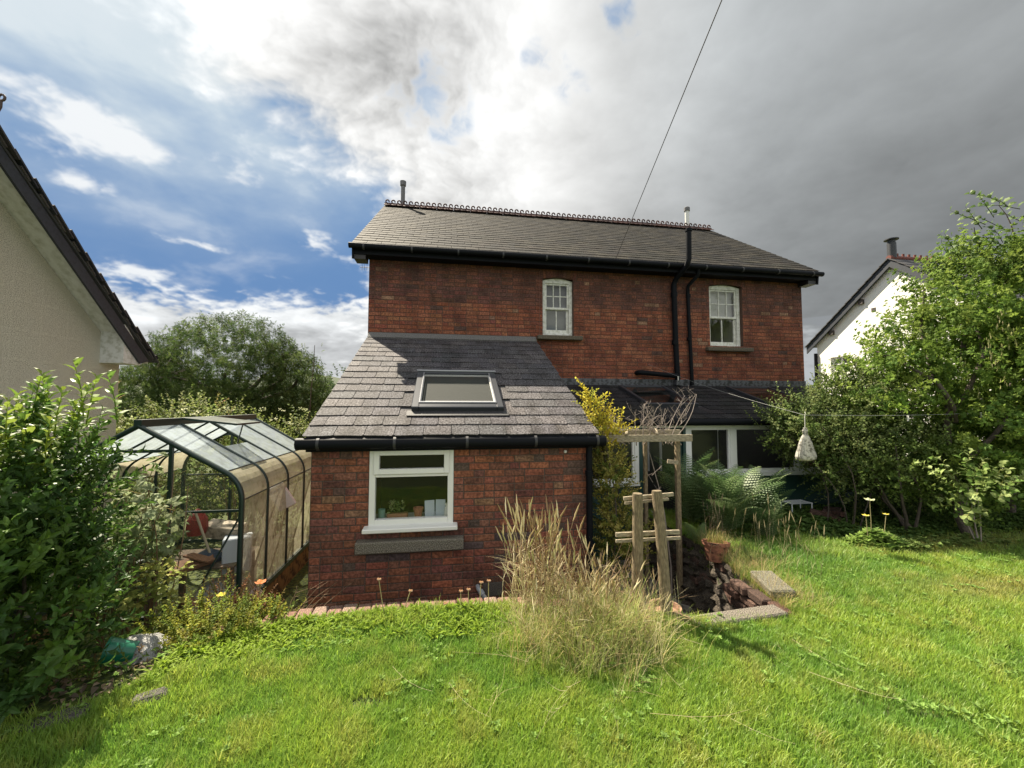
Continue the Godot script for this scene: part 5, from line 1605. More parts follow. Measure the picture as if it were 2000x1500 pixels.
func build_dry_grass() -> void:
	var o := thing("dry_grass", "tall straw coloured grass clump standing on the lawn before the brick extension", "grass")
	o.set_meta("kind", "stuff")
	var hm := []
	for i in 6: hm.append(stem_mesh(true, 200 + i))
	var lists := [[], [], [], [], [], []]
	var cl := []
	var straw := [Color(0.38, 0.30, 0.16), Color(0.50, 0.43, 0.26), Color(0.28, 0.20, 0.10), Color(0.55, 0.49, 0.33), Color(0.32, 0.30, 0.13), Color(0.22, 0.15, 0.08)]
	for i in 330:
		var x := 0.0
		var d := 0.0
		var L := 0.0
		if i < 110: x = 0.70 + rng.randfn() * 0.10; d = 3.12 + rng.randfn() * 0.08; L = rf(0.5, 0.98)
		elif i < 150: x = 1.02 + rng.randfn() * 0.12; d = 3.05 + rng.randfn() * 0.08; L = rf(0.4, 0.72)
		else: x = 1.0 + rng.randfn() * 0.22; d = 2.86 + rng.randfn() * 0.13; L = rf(0.25, 0.52)
		if d > lawn_edge(x) - 0.02: d = lawn_edge(x) - rf(0.02, 0.1)
		var t := Transform3D(Basis(Vector3.UP, rf(0, TAU)) * Basis(Vector3.RIGHT, rng.randfn() * 0.09), V(x, ground_height(x, d) - 0.01, d))
		t.basis = t.basis.scaled(Vector3.ONE * L)
		t.basis = t.basis.scaled_local(Vector3(1.0 / sqrt(L), 1, 1.0 / sqrt(L)))
		lists[i % 6].append(t)
	for c in straw: cl.append(c)
	for i in 6: scatter("stems", hm[i], dry_mat(), lists[i], cl, o).set_meta("kind", "stuff")
	var bm := []
	for i in 4: bm.append(tuft(13, 0.42, 0.0034, 0.06, 220 + i, Vector2(0.15, 1.3)))
	var bl := [[], [], [], []]
	var bc := [Color(0.30, 0.32, 0.11), Color(0.38, 0.33, 0.17), Color(0.22, 0.29, 0.06), Color(0.42, 0.37, 0.22), Color(0.25, 0.30, 0.08), Color(0.33, 0.25, 0.14), Color(0.20, 0.28, 0.05)]
	for i in 520:
		var x := 0.99 + rng.randfn() * 0.25
		var d := 2.74 + rng.randfn() * 0.18
		if d > lawn_edge(x) - 0.03: d = lawn_edge(x) - rf(0.03, 0.25)
		var s := rf(0.4, 1.0) * (1.0 - 0.35 * clampf((2.75 - d) * 2.0, 0.0, 1.0))
		bl[i % 4].append(Transform3D(Basis(Vector3.UP, rf(0, TAU)).scaled(Vector3.ONE * s), V(x, ground_height(x, d) - 0.01, d)))
	for i in 4: scatter("blades", bm[i], dry_mat(), bl[i], bc, o).set_meta("kind", "stuff")
	# second, lower growth by the pit wall and pot
	var o2 := thing("dry_grass", "low dry grass growing along the pit wall beside the terracotta pot", "grass")
	o2.set_meta("kind", "stuff")
	bl = [[], [], [], []]
	for i in 300:
		var d := rf(2.93, 4.6)
		var x := pit_right(d) + 0.0 + absf(rng.randfn()) * 0.2
		bl[i % 4].append(Transform3D(Basis(Vector3.UP, rf(0, TAU)).scaled(Vector3.ONE * rf(0.25, 0.6)), V(x, ground_height(x + 0.08, d) - 0.01, d)))
	for i in 4: scatter("blades", bm[i], dry_mat(), bl[i], [Color(0.30, 0.28, 0.10), Color(0.34, 0.26, 0.12), Color(0.16, 0.2, 0.05), Color(0.36, 0.28, 0.16)], o2).set_meta("kind", "stuff")
	var sl := [[], [], [], [], [], []]
	for i in 34:
		var d := rf(3.2, 4.5)
		var x := 3.15 + rng.randfn() * 0.25 + (d - 3.2) * 0.3
		sl[i % 6].append(Transform3D(Basis(Vector3.UP, rf(0, TAU)).scaled(Vector3.ONE * rf(0.4, 0.66)), V(x, 0.54, d)))
	for i in 6: scatter("stems", hm[i], dry_mat(), sl[i], [Color(0.26, 0.22, 0.12), Color(0.32, 0.27, 0.16)], o2).set_meta("kind", "stuff")
	var o3 := thing("dead_stalks", "brown tangled dead stalks between the straw grass and the wooden posts", "dead plant")
	var b := B.new()
	for i in 46:
		var x := 1.30 + rng.randfn() * 0.13
		var d := minf(3.08 + rng.randfn() * 0.07, lawn_edge(x) - 0.02)
		var L := rf(0.25, 0.6)
		var a := rf(0, TAU)
		var top := V(x, 0.54, d) + Vector3(cos(a) * L * 0.45, L, sin(a) * L * 0.3)
		b.tube([V(x, 0.54, d), V(x, 0.54, d).lerp(top, 0.5) + Vector3(rf(-0.04, 0.04), 0, 0), top], [0.0035, 0.0028, 0.0015], 4, false)
		for k in 2:
			var q := V(x, 0.54, d).lerp(top, rf(0.5, 0.9))
			b.tube([q, q + Vector3(rf(-0.12, 0.12), rf(0.0, 0.14), rf(-0.08, 0.08))], [0.0022, 0.001], 3, false)
	obj("stalks", b, mat("dead stalk", Color(0.19, 0.13, 0.075), 0.9), o3)


func frond_mesh(seed_: int, n := 24, L := 0.95) -> ArrayMesh:
	var r := RandomNumberGenerator.new()
	r.seed = seed_
	var b := B.new()
	var at := func(u: float) -> Vector3: return Vector3(0, L * (u * 0.98 - 0.24 * u * u * u), -L * 0.34 * u * u)
	b.col = Color(0.9, 0.75, 0.5)
	var pts := []
	for i in 7: pts.append(at.call(i / 6.0))
	b.tube(pts, [0.005, 0.0045, 0.004, 0.003, 0.002, 0.0015, 0.001], 4, false)
	for i in range(3, n):
		var u := float(i) / n
		var p: Vector3 = at.call(u)
		var tan := ((at.call(minf(u + 0.02, 1.0)) as Vector3) - (at.call(u - 0.02) as Vector3)).normalized()
		var nrm := Vector3.RIGHT.cross(tan).normalized()
		if nrm.y < 0: nrm = -nrm
		var pl := L * 0.18 * sin(PI * pow(u, 0.62)) * r.randf_range(0.9, 1.08) + 0.01
		for s in [-1.0, 1.0]:
			var dir: Vector3 = (Vector3.RIGHT * s * 0.92 + tan * 0.42 - nrm * 0.12).normalized()
			var k := r.randf_range(0.8, 1.2)
			b.col = Color(k, k, k)
			var w := L * 0.016
			# a toothed leaflet: five pairs of lobes
			var side: Vector3 = dir.cross(nrm).normalized()
			for q in 5:
				var a0 := q / 5.0
				var a1 := (q + 1) / 5.0
				var ww := w * (1.0 - a0 * 0.8)
				var c0: Vector3 = p + dir * pl * a0
				var c1: Vector3 = p + dir * pl * a1
				b.tri(c0, c1, c0 + dir * pl * 0.16 + side * ww)
				b.tri(c0, c0 + dir * pl * 0.16 - side * ww, c1)
	return b.mesh()


func build_ferns() -> void:
	var ms := []
	for i in 3: ms.append(frond_mesh(300 + i))
	var greens := [Color(0.12, 0.195, 0.065), Color(0.16, 0.235, 0.09), Color(0.085, 0.15, 0.048), Color(0.20, 0.27, 0.12)]
	var fm := []
	for i in 4: fm.append(mat("fern %d" % i, greens[i], 0.5, "", Vector3.ONE, 0.0, {"vc": true, "back": 0.8}))
	var spots := [[3.55, 4.75, 1.22, 46, "large fern with arching fronds behind the terracotta pot"], [4.25, 5.0, 1.02, 40, "wide fern leaning towards the white table below the glazed windows"], [3.35, 5.2, 1.32, 32, "tall upright fern standing nearest the lean-to door"], [3.0, 4.55, 0.45, 8, "small pale fern hanging over the pit wall"], [3.9, 4.5, 0.7, 26, "low fern in front of the two larger ones on the grass side"]]
	for s in spots:
		var f := thing("fern", s[4], "fern", V(s[0], 0.53, s[1]), "ferns beside the steps")
		for i in s[3]:
			var a: float = TAU * i / s[3] + rf(-0.25, 0.25)
			var t := Transform3D(Basis(Vector3.UP, a) * Basis(Vector3.RIGHT, -rf(-0.12, 0.42)) * Basis(Vector3.UP, rf(-0.4, 0.4)), Vector3(cos(a) * 0.03, 0, -sin(a) * 0.03))
			t.basis = t.basis.scaled(Vector3.ONE * s[2] * rf(0.6, 1.15))
			obj("frond", ms[i % 3], fm[rng.randi() % 4], f, t)


func build_hard_garden() -> void:
	# brick edging along the drop in front of the extension
	var ed := thing("brick_edging", "row of pinkish bricks edging the lawn in front of the brick extension", "edging")
	var bm := [mat("edge brick a", Color(0.38, 0.22, 0.16), 0.9, "speckle", Vector3.ONE * 3, 0.5), mat("edge brick b", Color(0.33, 0.17, 0.12), 0.9, "speckle", Vector3.ONE * 3, 0.5), mat("edge brick c", Color(0.42, 0.29, 0.22), 0.9, "speckle", Vector3.ONE * 3, 0.5)]
	var bk := B.new()
	bk.cbox(Transform3D(), Vector3(0.105, 0.075, 0.215), 0.008)
	var bme := bk.mesh()
	var x := -1.32
	while x < 1.2:
		var e := lawn_edge(x)
		for k in 3:
			if k > 0 and k == 1: pass
			obj("brick", bme, bm[rng.randi() % 3], ed, Transform3D(Basis.from_euler(Vector3(rf(-0.03, 0.03), rf(-0.06, 0.06) + 0.03, rf(-0.03, 0.03))), V(x, 0.535 - k * 0.08 + rf(-0.006, 0.006), e + 0.085 - k * 0.004)))
		x += 0.113
	# kerb stone, corner brick and coping at the top of the steps
	var kb := B.new()
	kb.cbox(Transform3D(Basis.from_euler(Vector3(0, 0.075, 0.0)), V(2.24, 0.53, 2.90)), Vector3(0.82, 0.11, 0.15), 0.012)
	tag(obj("kerb_stone", kb, mat("kerb concrete", Color(0.30, 0.27, 0.22), 0.9, "speckle", Vector3.ONE * 3, 0.7), self), "weathered concrete kerb across the head of the sunken steps", "kerb")
	var cb := B.new()
	cb.cbox(Transform3D(Basis.from_euler(Vector3(0.05, 0.5, 0.08)), V(1.765, 0.54, 2.92)), Vector3(0.13, 0.12, 0.16), 0.02)
	tag(obj("loose_brick", cb, mat("edge brick a"), self), "chipped pink brick at the foot of the leaning post", "brick")
	var cp := B.new()
	cp.cbox(Transform3D(Basis.from_euler(Vector3(0.03, -0.28, 0.05)), V(2.90, 0.60, 3.30)), Vector3(0.20, 0.07, 0.40), 0.012)
	tag(obj("coping_slab", cp, mat("mossy slab", Color(0.27, 0.26, 0.20), 0.9, "speckle", Vector3.ONE * 3, 0.7), self), "mossy grey stone slab lying on the pit wall in the grass", "slab")
	# wall of the pit
	var w := thing("pit_wall", "old brick and stone retaining wall along the sunken steps", "wall")
	var tones := [Color(0.16, 0.08, 0.055), Color(0.12, 0.07, 0.05), Color(0.19, 0.11, 0.08), Color(0.11, 0.09, 0.07), Color(0.14, 0.125, 0.10)]
	var tm := []
	for i in 5: tm.append(mat("pit brick %d" % i, tones[i], 0.92, "speckle", Vector3.ONE * 3, 0.8))
	var sb := B.new()
	sb.cbox(Transform3D(), Vector3(0.10, 0.07, 0.215), 0.010)
	var sm := sb.mesh()
	var en := FastNoiseLite.new()
	en.seed = 4; en.frequency = 4.5; en.fractal_octaves = 4
	var eb := B.new()
	var ep := []
	for i in 46:
		var d := 2.93 + i * 0.066
		var col := []
		for j in 16:
			var u := j / 15.0
			var q := V(pit_right(d) + 0.03 - 0.20 * u * u - en.get_noise_2d(d * 1.4, u * 1.2) * 0.15 * minf(1.0, u * 4.0), 0.545 - u * 0.68, d)
			col.append(q)
		ep.append(col)
	for i in 45:
		for j in 15: eb.quad(ep[i][j], ep[i][j + 1], ep[i + 1][j + 1], ep[i + 1][j])
	obj("earth_face", eb, mat("pit earth", Color(0.115, 0.095, 0.07), 0.95, "speckle", Vector3.ONE * 2.2, 1.6), w)
	for k in 26:
		var d := 2.98 + pow(rng.randf(), 1.4) * 2.3
		var u := rf(0.05, 0.75)
		obj("brick", sm, tm[rng.randi() % 5], w, Transform3D(Basis.from_euler(Vector3(rf(-0.3, 0.3), -0.15 + rf(-0.4, 0.4), rf(-0.2, 0.2))), V(pit_right(d) + 0.055 - 0.20 * u * u, 0.53 - u * 0.66, d)))
	for k in 3:
		for q in 3: obj("brick", sm, tm[(k + q) % 3], w, Transform3D(Basis.from_euler(Vector3(rf(-0.03, 0.03), -0.12 + rf(-0.05, 0.05), rf(-0.03, 0.03))), V(pit_right(2.98) + 0.0 + rf(-0.012, 0.012), 0.525 - q * 0.08, 2.99 + k * 0.222 + (0.1 if q % 2 else 0.0))))
	for r in 8:
		for i in 4:
			obj("brick", sm, tm[rng.randi() % 5], w, Transform3D(Basis.from_euler(Vector3(rf(-0.03, 0.03), PI * 0.5 + rf(-0.05, 0.05), 0)), V(1.92 + i * 0.222, 0.44 - r * 0.082, 2.945)))
	# steps going down
	var stp := thing("garden_steps", "dark worn steps descending below the lawn", "steps")
	for i in 3:
		var yy := 0.33 - i * 0.17
		bx("step", V(1.70, yy - 0.16, 3.02 + i * 0.30), V(2.62, yy, 3.36 + i * 0.30), mat("step stone", Color(0.15, 0.135, 0.11), 0.92, "speckle", Vector3.ONE * 2, 0.6), stp, 0.012)
	# two leaning posts with rails
	var fence := thing("post_and_rail", "two weathered round posts with short sawn rails guarding the drop", "fence")
	var pw := mat("weathered post", Color(0.30, 0.235, 0.14), 0.85, "mottle", Vector3(7, 1.2, 7), 0.6)
	for p in [[1.475, 0.45, 3.04, 1.487, 1.508, 3.02], [1.70, 0.45, 2.97, 1.655, 1.522, 3.03]]:
		var b := B.new()
		var a := V(p[0], p[1], p[2])
		var c := V(p[3], p[4], p[5])
		b.tube([a, a.lerp(c, 0.3), a.lerp(c, 0.65) + Vector3(0.004, 0, 0), a.lerp(c, 0.985), c], [0.045, 0.044, 0.042, 0.041, 0.036], 14)
		obj("post", b, pw, fence)
	var rw := mat("sawn rail", Color(0.42, 0.36, 0.25), 0.8, "mottle", Vector3(1.5, 8, 8), 0.3)
	for q in [[1.40, 1.455, 1.835, 1.475, 0.03], [1.41, 1.418, 1.79, 1.438, 0.022], [1.33, 1.175, 1.88, 1.17, 0.035], [1.33, 1.125, 1.89, 1.122, 0.025]]:
		var b := B.new()
		beam(b, V(q[0], q[1], 3.085), V(q[2], q[3], 3.09), 0.02, q[4], Vector3.UP, 0.003)
		obj("rail", b, rw, fence)
	# pergola
	var pg := thing("pergola", "small timber pergola of grey beams over the sunken passage", "pergola")
	for q in [[1.80, 1.80, 4.62, 2.995, 1.80, 4.60, 0.028, 0.085], [1.82, 1.85, 4.98, 3.06, 1.845, 4.96, 0.028, 0.07]]:
		var b := B.new()
		beam(b, V(q[0], q[1], q[2]), V(q[3], q[4], q[5]), q[6], q[7], Vector3.UP, 0.004)
		obj("beam", b, rw, pg)
	for q in [[2.12, 1.852], [2.52, 1.855]]:
		var b := B.new()
		beam(b, V(q[0], q[1], 4.58), V(q[0] + 0.22, q[1] + 0.03, 5.02), 0.03, 0.018, Vector3.UP, 0.003)
		obj("slat", b, rw, pg)
	for q in [[2.80, 4.63, 0.055], [2.55, 4.97, 0.045]]:
		bx("post", V(q[0], -0.14, q[1] + q[2]), V(q[0] + q[2], 1.757 if q[1] < 4.8 else 1.81, q[1]), pw, pg, 0.005)
	var pc := B.new()
	beam(pc, V(2.66, 1.52, 4.60), V(2.80, 1.50, 4.60), 0.02, 0.05, Vector3.UP, 0.003)
	obj("bracket", pc, rw, pg)
	# pots
	var pot := B.new()
	pot.lathe(Vector3(), [Vector2(0, 0), Vector2(0.13, 0.0), Vector2(0.175, 0.22), Vector2(0.192, 0.225), Vector2(0.196, 0.275), Vector2(0.172, 0.275), Vector2(0.16, 0.235), Vector2(0.0, 0.23)], 28)
	var p1 := obj("flower_pot", pot, mat("old terracotta", Color(0.31, 0.125, 0.07), 0.85, "stain", Vector3.ONE * 2.5, 0.4), self, Transform3D(Basis.from_euler(Vector3(-0.10, 0.3, -0.10)).scaled(Vector3.ONE * 0.74), V(2.93, 0.50, 4.10)))
	tag(p1, "tilted terracotta pot full of grass on the pit wall", "flower pot")
	var tf := tuft(90, 0.18, 0.0035, 0.085, 400, Vector2(0.1, 1.0))
	var ptop := thing("pot_grass", "yellowish grass sprouting from the tilted terracotta pot", "grass", V(2.93, 0.67, 4.10))
	scatter("blades", tf, dry_mat(), [Transform3D(), Transform3D(Basis(Vector3.UP, 1.3), Vector3(0.02, 0, 0))], [Color(0.22, 0.22, 0.06), Color(0.28, 0.24, 0.09)], ptop).set_meta("kind", "stuff")
	var sm2 := stem_mesh(true, 77)
	var sx := []
	for i in 16: sx.append(Transform3D(Basis(Vector3.UP, rf(0, TAU)).scaled(Vector3.ONE * rf(0.35, 0.6)), Vector3(rf(-0.08, 0.08), 0, rf(-0.08, 0.08))))
	scatter("stems", sm2, dry_mat(), sx, [Color(0.12, 0.085, 0.06), Color(0.2, 0.16, 0.1)], ptop)
	var pot2 := B.new()
	pot2.lathe(Vector3(), [Vector2(0, 0), Vector2(0.15, 0.0), Vector2(0.20, 0.36), Vector2(0.215, 0.365), Vector2(0.22, 0.41), Vector2(0.195, 0.41), Vector2(0.18, 0.37), Vector2(0.0, 0.34)], 28)
	tag(obj("flower_pot", pot2, mat("pale terracotta", Color(0.34, 0.19, 0.12), 0.85, "stain", Vector3.ONE * 2.5, 0.4), self, Transform3D(Basis(), V(0.80, -0.135, 3.98))), "wide terracotta pot half hidden by the tall dry grass", "flower pot")
	var pot3 := B.new()
	pot3.lathe(Vector3(), [Vector2(0, 0), Vector2(0.09, 0.0), Vector2(0.12, 0.16), Vector2(0.132, 0.165), Vector2(0.134, 0.20), Vector2(0.115, 0.20), Vector2(0.11, 0.16), Vector2(0.0, 0.15)], 24)
	tag(obj("flower_pot", pot3, mat("pale terracotta"), self, Transform3D(Basis(), V(1.80, 0.335, 3.20))), "pale terracotta pot on the top step between the posts", "flower pot")
	# white wire plant stand and rubble
	var wt := thing("plant_stand", "small white metal stand below the lean-to windows", "table", V(5.25, 0.5, 5.45))
	var wm := mat("white metal", Color(0.62, 0.65, 0.66), 0.4)
	for s in [[-0.17, -0.1], [0.17, -0.1], [-0.17, 0.1], [0.17, 0.1]]:
		var b := B.new()
		b.tube([Vector3(s[0], 0, s[1]), Vector3(s[0], 0.24, s[1])], [0.008], 6)
		obj("leg", b, wm, wt)
	var tp := B.new()
	for k in 5: tp.tube([Vector3(-0.18, 0.24, -0.1 + k * 0.05), Vector3(0.18, 0.24, -0.1 + k * 0.05)], [0.006], 5)
	for k in 2: tp.tube([Vector3(-0.175 + k * 0.35, 0.24, -0.11), Vector3(-0.175 + k * 0.35, 0.24, 0.11)], [0.007], 5)
	obj("table_top", tp, wm, wt)
	var rb := thing("brick_rubble", "low heap of old red bricks beside the white stand", "bricks", V(5.5, 0.52, 5.2))
	for i in 14: obj("brick", bme, tm[i % 3], rb, Transform3D(Basis.from_euler(Vector3(rf(-0.3, 0.3), rf(0, 3), rf(-0.3, 0.3))), Vector3(rf(-0.28, 0.28), 0.04 + (0.07 if i > 8 else 0.0), rf(-0.14, 0.14))))
	# edging stones and litter at the left bed
	for q in [[-2.02, 2.50, 0.34, 0.12, "long dark stone edging the bed under the left shrub"], [-1.62, 2.62, 0.16, 0.1, "small flat stone at the lawn corner below the green shrub"]]:
		var b := B.new()
		b.cbox(Transform3D(Basis.from_euler(Vector3(0.02, 0.35, 0.03)), Vector3()), Vector3(q[2], 0.06, q[3]), 0.02)
		tag(obj("edging_stone", b, mat("dark stone", Color(0.14, 0.13, 0.115), 0.9, "speckle", Vector3.ONE * 3, 0.6), self, Transform3D(Basis(), V(q[0], 0.565, q[1]))), q[4], "stone")
	var bag := B.new()
	bag.lathe(Vector3(), [Vector2(0, 0), Vector2(0.15, 0.0), Vector2(0.17, 0.06), Vector2(0.13, 0.14), Vector2(0.06, 0.19), Vector2(0, 0.19)], 18, 0.14, 5)
	tag(obj("plastic_bag", bag, mat("white plastic", Color(0.46, 0.47, 0.46), 0.3, "mottle", Vector3.ONE * 5, 1.2), self, Transform3D(Basis.from_euler(Vector3(0.1, 0.4, 0.25)), V(-2.02, 0.46, 3.14))), "crumpled white plastic bag under the left shrub", "bag")
	var gp := B.new()
	gp.lathe(Vector3(), [Vector2(0, 0), Vector2(0.055, 0.0), Vector2(0.078, 0.14), Vector2(0.083, 0.142), Vector2(0.083, 0.155), Vector2(0.07, 0.155), Vector2(0.05, 0.02), Vector2(0, 0.02)], 18)
	tag(obj("plant_pot", gp, mat("green plastic", Color(0.01, 0.13, 0.07), 0.3), self, Transform3D(Basis.from_euler(Vector3(0.4, 0.2, 1.3)), V(-1.98, 0.60, 3.06))), "green plastic plant pot lying on the white bag", "plant pot")


func build_lines() -> void:
	# clothes line: from the hook on the house to the bag, then flat to the right
	var cl := thing("clothes_line", "thin pale clothes line sagging from the house wall to the right", "clothes line")
	var hook := V(4.05, 3.04, 7.68)
	var low := V(4.33, 2.085, 4.33)
	var off := V(9.5, 2.34, 4.2)
	var m := mat("line cord", Color(0.30, 0.31, 0.29), 0.6)
	var pts := []
	for i in 13: pts.append(hook.lerp(low, i / 12.0) + Vector3(0, -0.05 * sin(PI * i / 12.0), 0))
	var b := B.new()
	b.tube(pts, [0.002], 5)
	obj("cord", b, m, cl)
	b = B.new()
	pts = []
	for i in 13: pts.append(low.lerp(off, i / 12.0) + Vector3(0, -0.10 * sin(PI * i / 12.0), 0))
	b.tube(pts, [0.002], 5)
	obj("cord", b, m, cl)
	var pegs := [[hook.lerp(low, 0.285) + Vector3(0, -0.045, 0), "clothes peg on the line over the dark lean-to roof"], [low.lerp(off, 0.285) + Vector3(0, -0.085, 0), "clothes peg on the line before the middle of the leafy shrub"], [low.lerp(off, 0.50) + Vector3(0, -0.105, 0), "clothes peg on the line at the right edge of the tree"]]
	for p in pegs:
		var k := B.new()
		k.cbox(Transform3D(Basis(Vector3.BACK, 0.06), Vector3(-0.006, -0.03, 0)), Vector3(0.008, 0.075, 0.012), 0.002)
		k.cbox(Transform3D(Basis(Vector3.BACK, -0.06), Vector3(0.006, -0.03, 0)), Vector3(0.008, 0.075, 0.012), 0.002)
		tag(obj("clothes_peg", k, mat("peg", Color(0.62, 0.61, 0.56), 0.5), self, Transform3D(Basis(), p[0])), p[1], "peg", "clothes pegs on the line")
	var pb := thing("peg_bag", "cream cloth peg bag hanging from the clothes line", "bag", low)
	var wire := B.new()
	wire.tube([Vector3(0, 0.03, 0), Vector3(0.012, 0.04, 0), Vector3(0.016, 0.02, 0), Vector3(0.004, 0.0, 0), Vector3(0, -0.16, 0)], [0.0035], 5)
	obj("hook", wire, mat("peg"), pb)
	var cloth := B.new()
	var prof := []
	for p in [[0.012, -0.15], [0.028, -0.19], [0.022, -0.235], [0.04, -0.27], [0.06, -0.33], [0.075, -0.40], [0.092, -0.46], [0.10, -0.505], [0.092, -0.535], [0.05, -0.555], [0.0, -0.56]]: prof.append(Vector2(p[0], p[1]))
	prof.reverse()
	cloth.lathe(Vector3(), prof, 60, 0.22, 6)
	var ct := Transform3D(Basis(Vector3.UP, 0.5).scaled(Vector3(1.12, 1.0, 0.7)), Vector3())
	obj("cloth", cloth, mat("cream cloth", Color(0.72, 0.70, 0.62), 0.95, "stain", Vector3.ONE * 5, 0.4, {"back": 0.7}), pb, ct)
	# telephone wire from the eaves to a pole behind the viewer
	var tw := B.new()
	var a := V(3.22, 5.03, 7.36)
	var z := V(2.27, 5.66, 3.0)
	var far := a + (z - a) * 5.5
	pts = []
	for i in 21: pts.append(a.lerp(far, i / 20.0) + Vector3(0, -0.12 * sin(PI * i / 20.0), 0))
	tw.tube(pts, [0.005], 5)
	tag(obj("telephone_wire", tw, mat("wire black", Color(0.03, 0.03, 0.032), 0.6), self), "dark overhead wire running up from the house eaves", "wire")
	# aerial behind the house corner
	var ae := thing("tv_aerial", "distant television aerial showing past the left corner of the house", "aerial", V(-3.07, 7.5, 16.0))
	var ab := B.new()
	ab.tube([Vector3(-0.3, 0, 0), Vector3(1.2, 0.0, 0)], [0.012], 5)
	for k in 7: ab.tube([Vector3(-0.22 + k * 0.09, -0.12, 0), Vector3(-0.22 + k * 0.09, 0.12, 0)], [0.007], 4)
	ab.tube([Vector3(0.9, 0, 0), Vector3(0.9, -7.7, 0)], [0.025], 6)
	obj("elements", ab, mat("aerial metal", Color(0.12, 0.12, 0.13), 0.5), ae)


func flower_stalk(called: String, label: String, cat: String, x: float, d: float, y: float, top: Vector3, head: Color, hr: float, group := "", petals := false) -> void:
	var t := thing(called, label, cat, V(x, y, d), group)
	var b := B.new()
	b.tube([Vector3(), top * 0.5 + Vector3(rf(-0.01, 0.01), 0, 0), top], [0.0042, 0.0036, 0.003], 5, false)
	obj("stem", b, mat("stalk brown", Color(0.34, 0.29, 0.14), 0.8), t)
	var hb := B.new()
	if petals:
		for k in 5: hb.leaf(Transform3D(Basis(Vector3.UP, k * TAU / 5) * Basis(Vector3.RIGHT, 1.0), top), hr * 1.5, hr * 1.5, 0.4, -0.2)
	else:
		for k in 9:
			var a := k * 2.4
			var q := top + Vector3(cos(a), 0.25, sin(a)) * hr * sqrt(k / 9.0)
			hb.tube([top + Vector3(0, -hr * 0.6, 0), q, q + Vector3(0, 0.004, 0)], [0.0012, hr * 0.35, hr * 0.2], 5)
	obj("flower_head", hb, mat("head %.2f %.2f" % [head.r, head.g], head, 0.7, "", Vector3.ONE, 0.0, {"back": 0.6}), t)


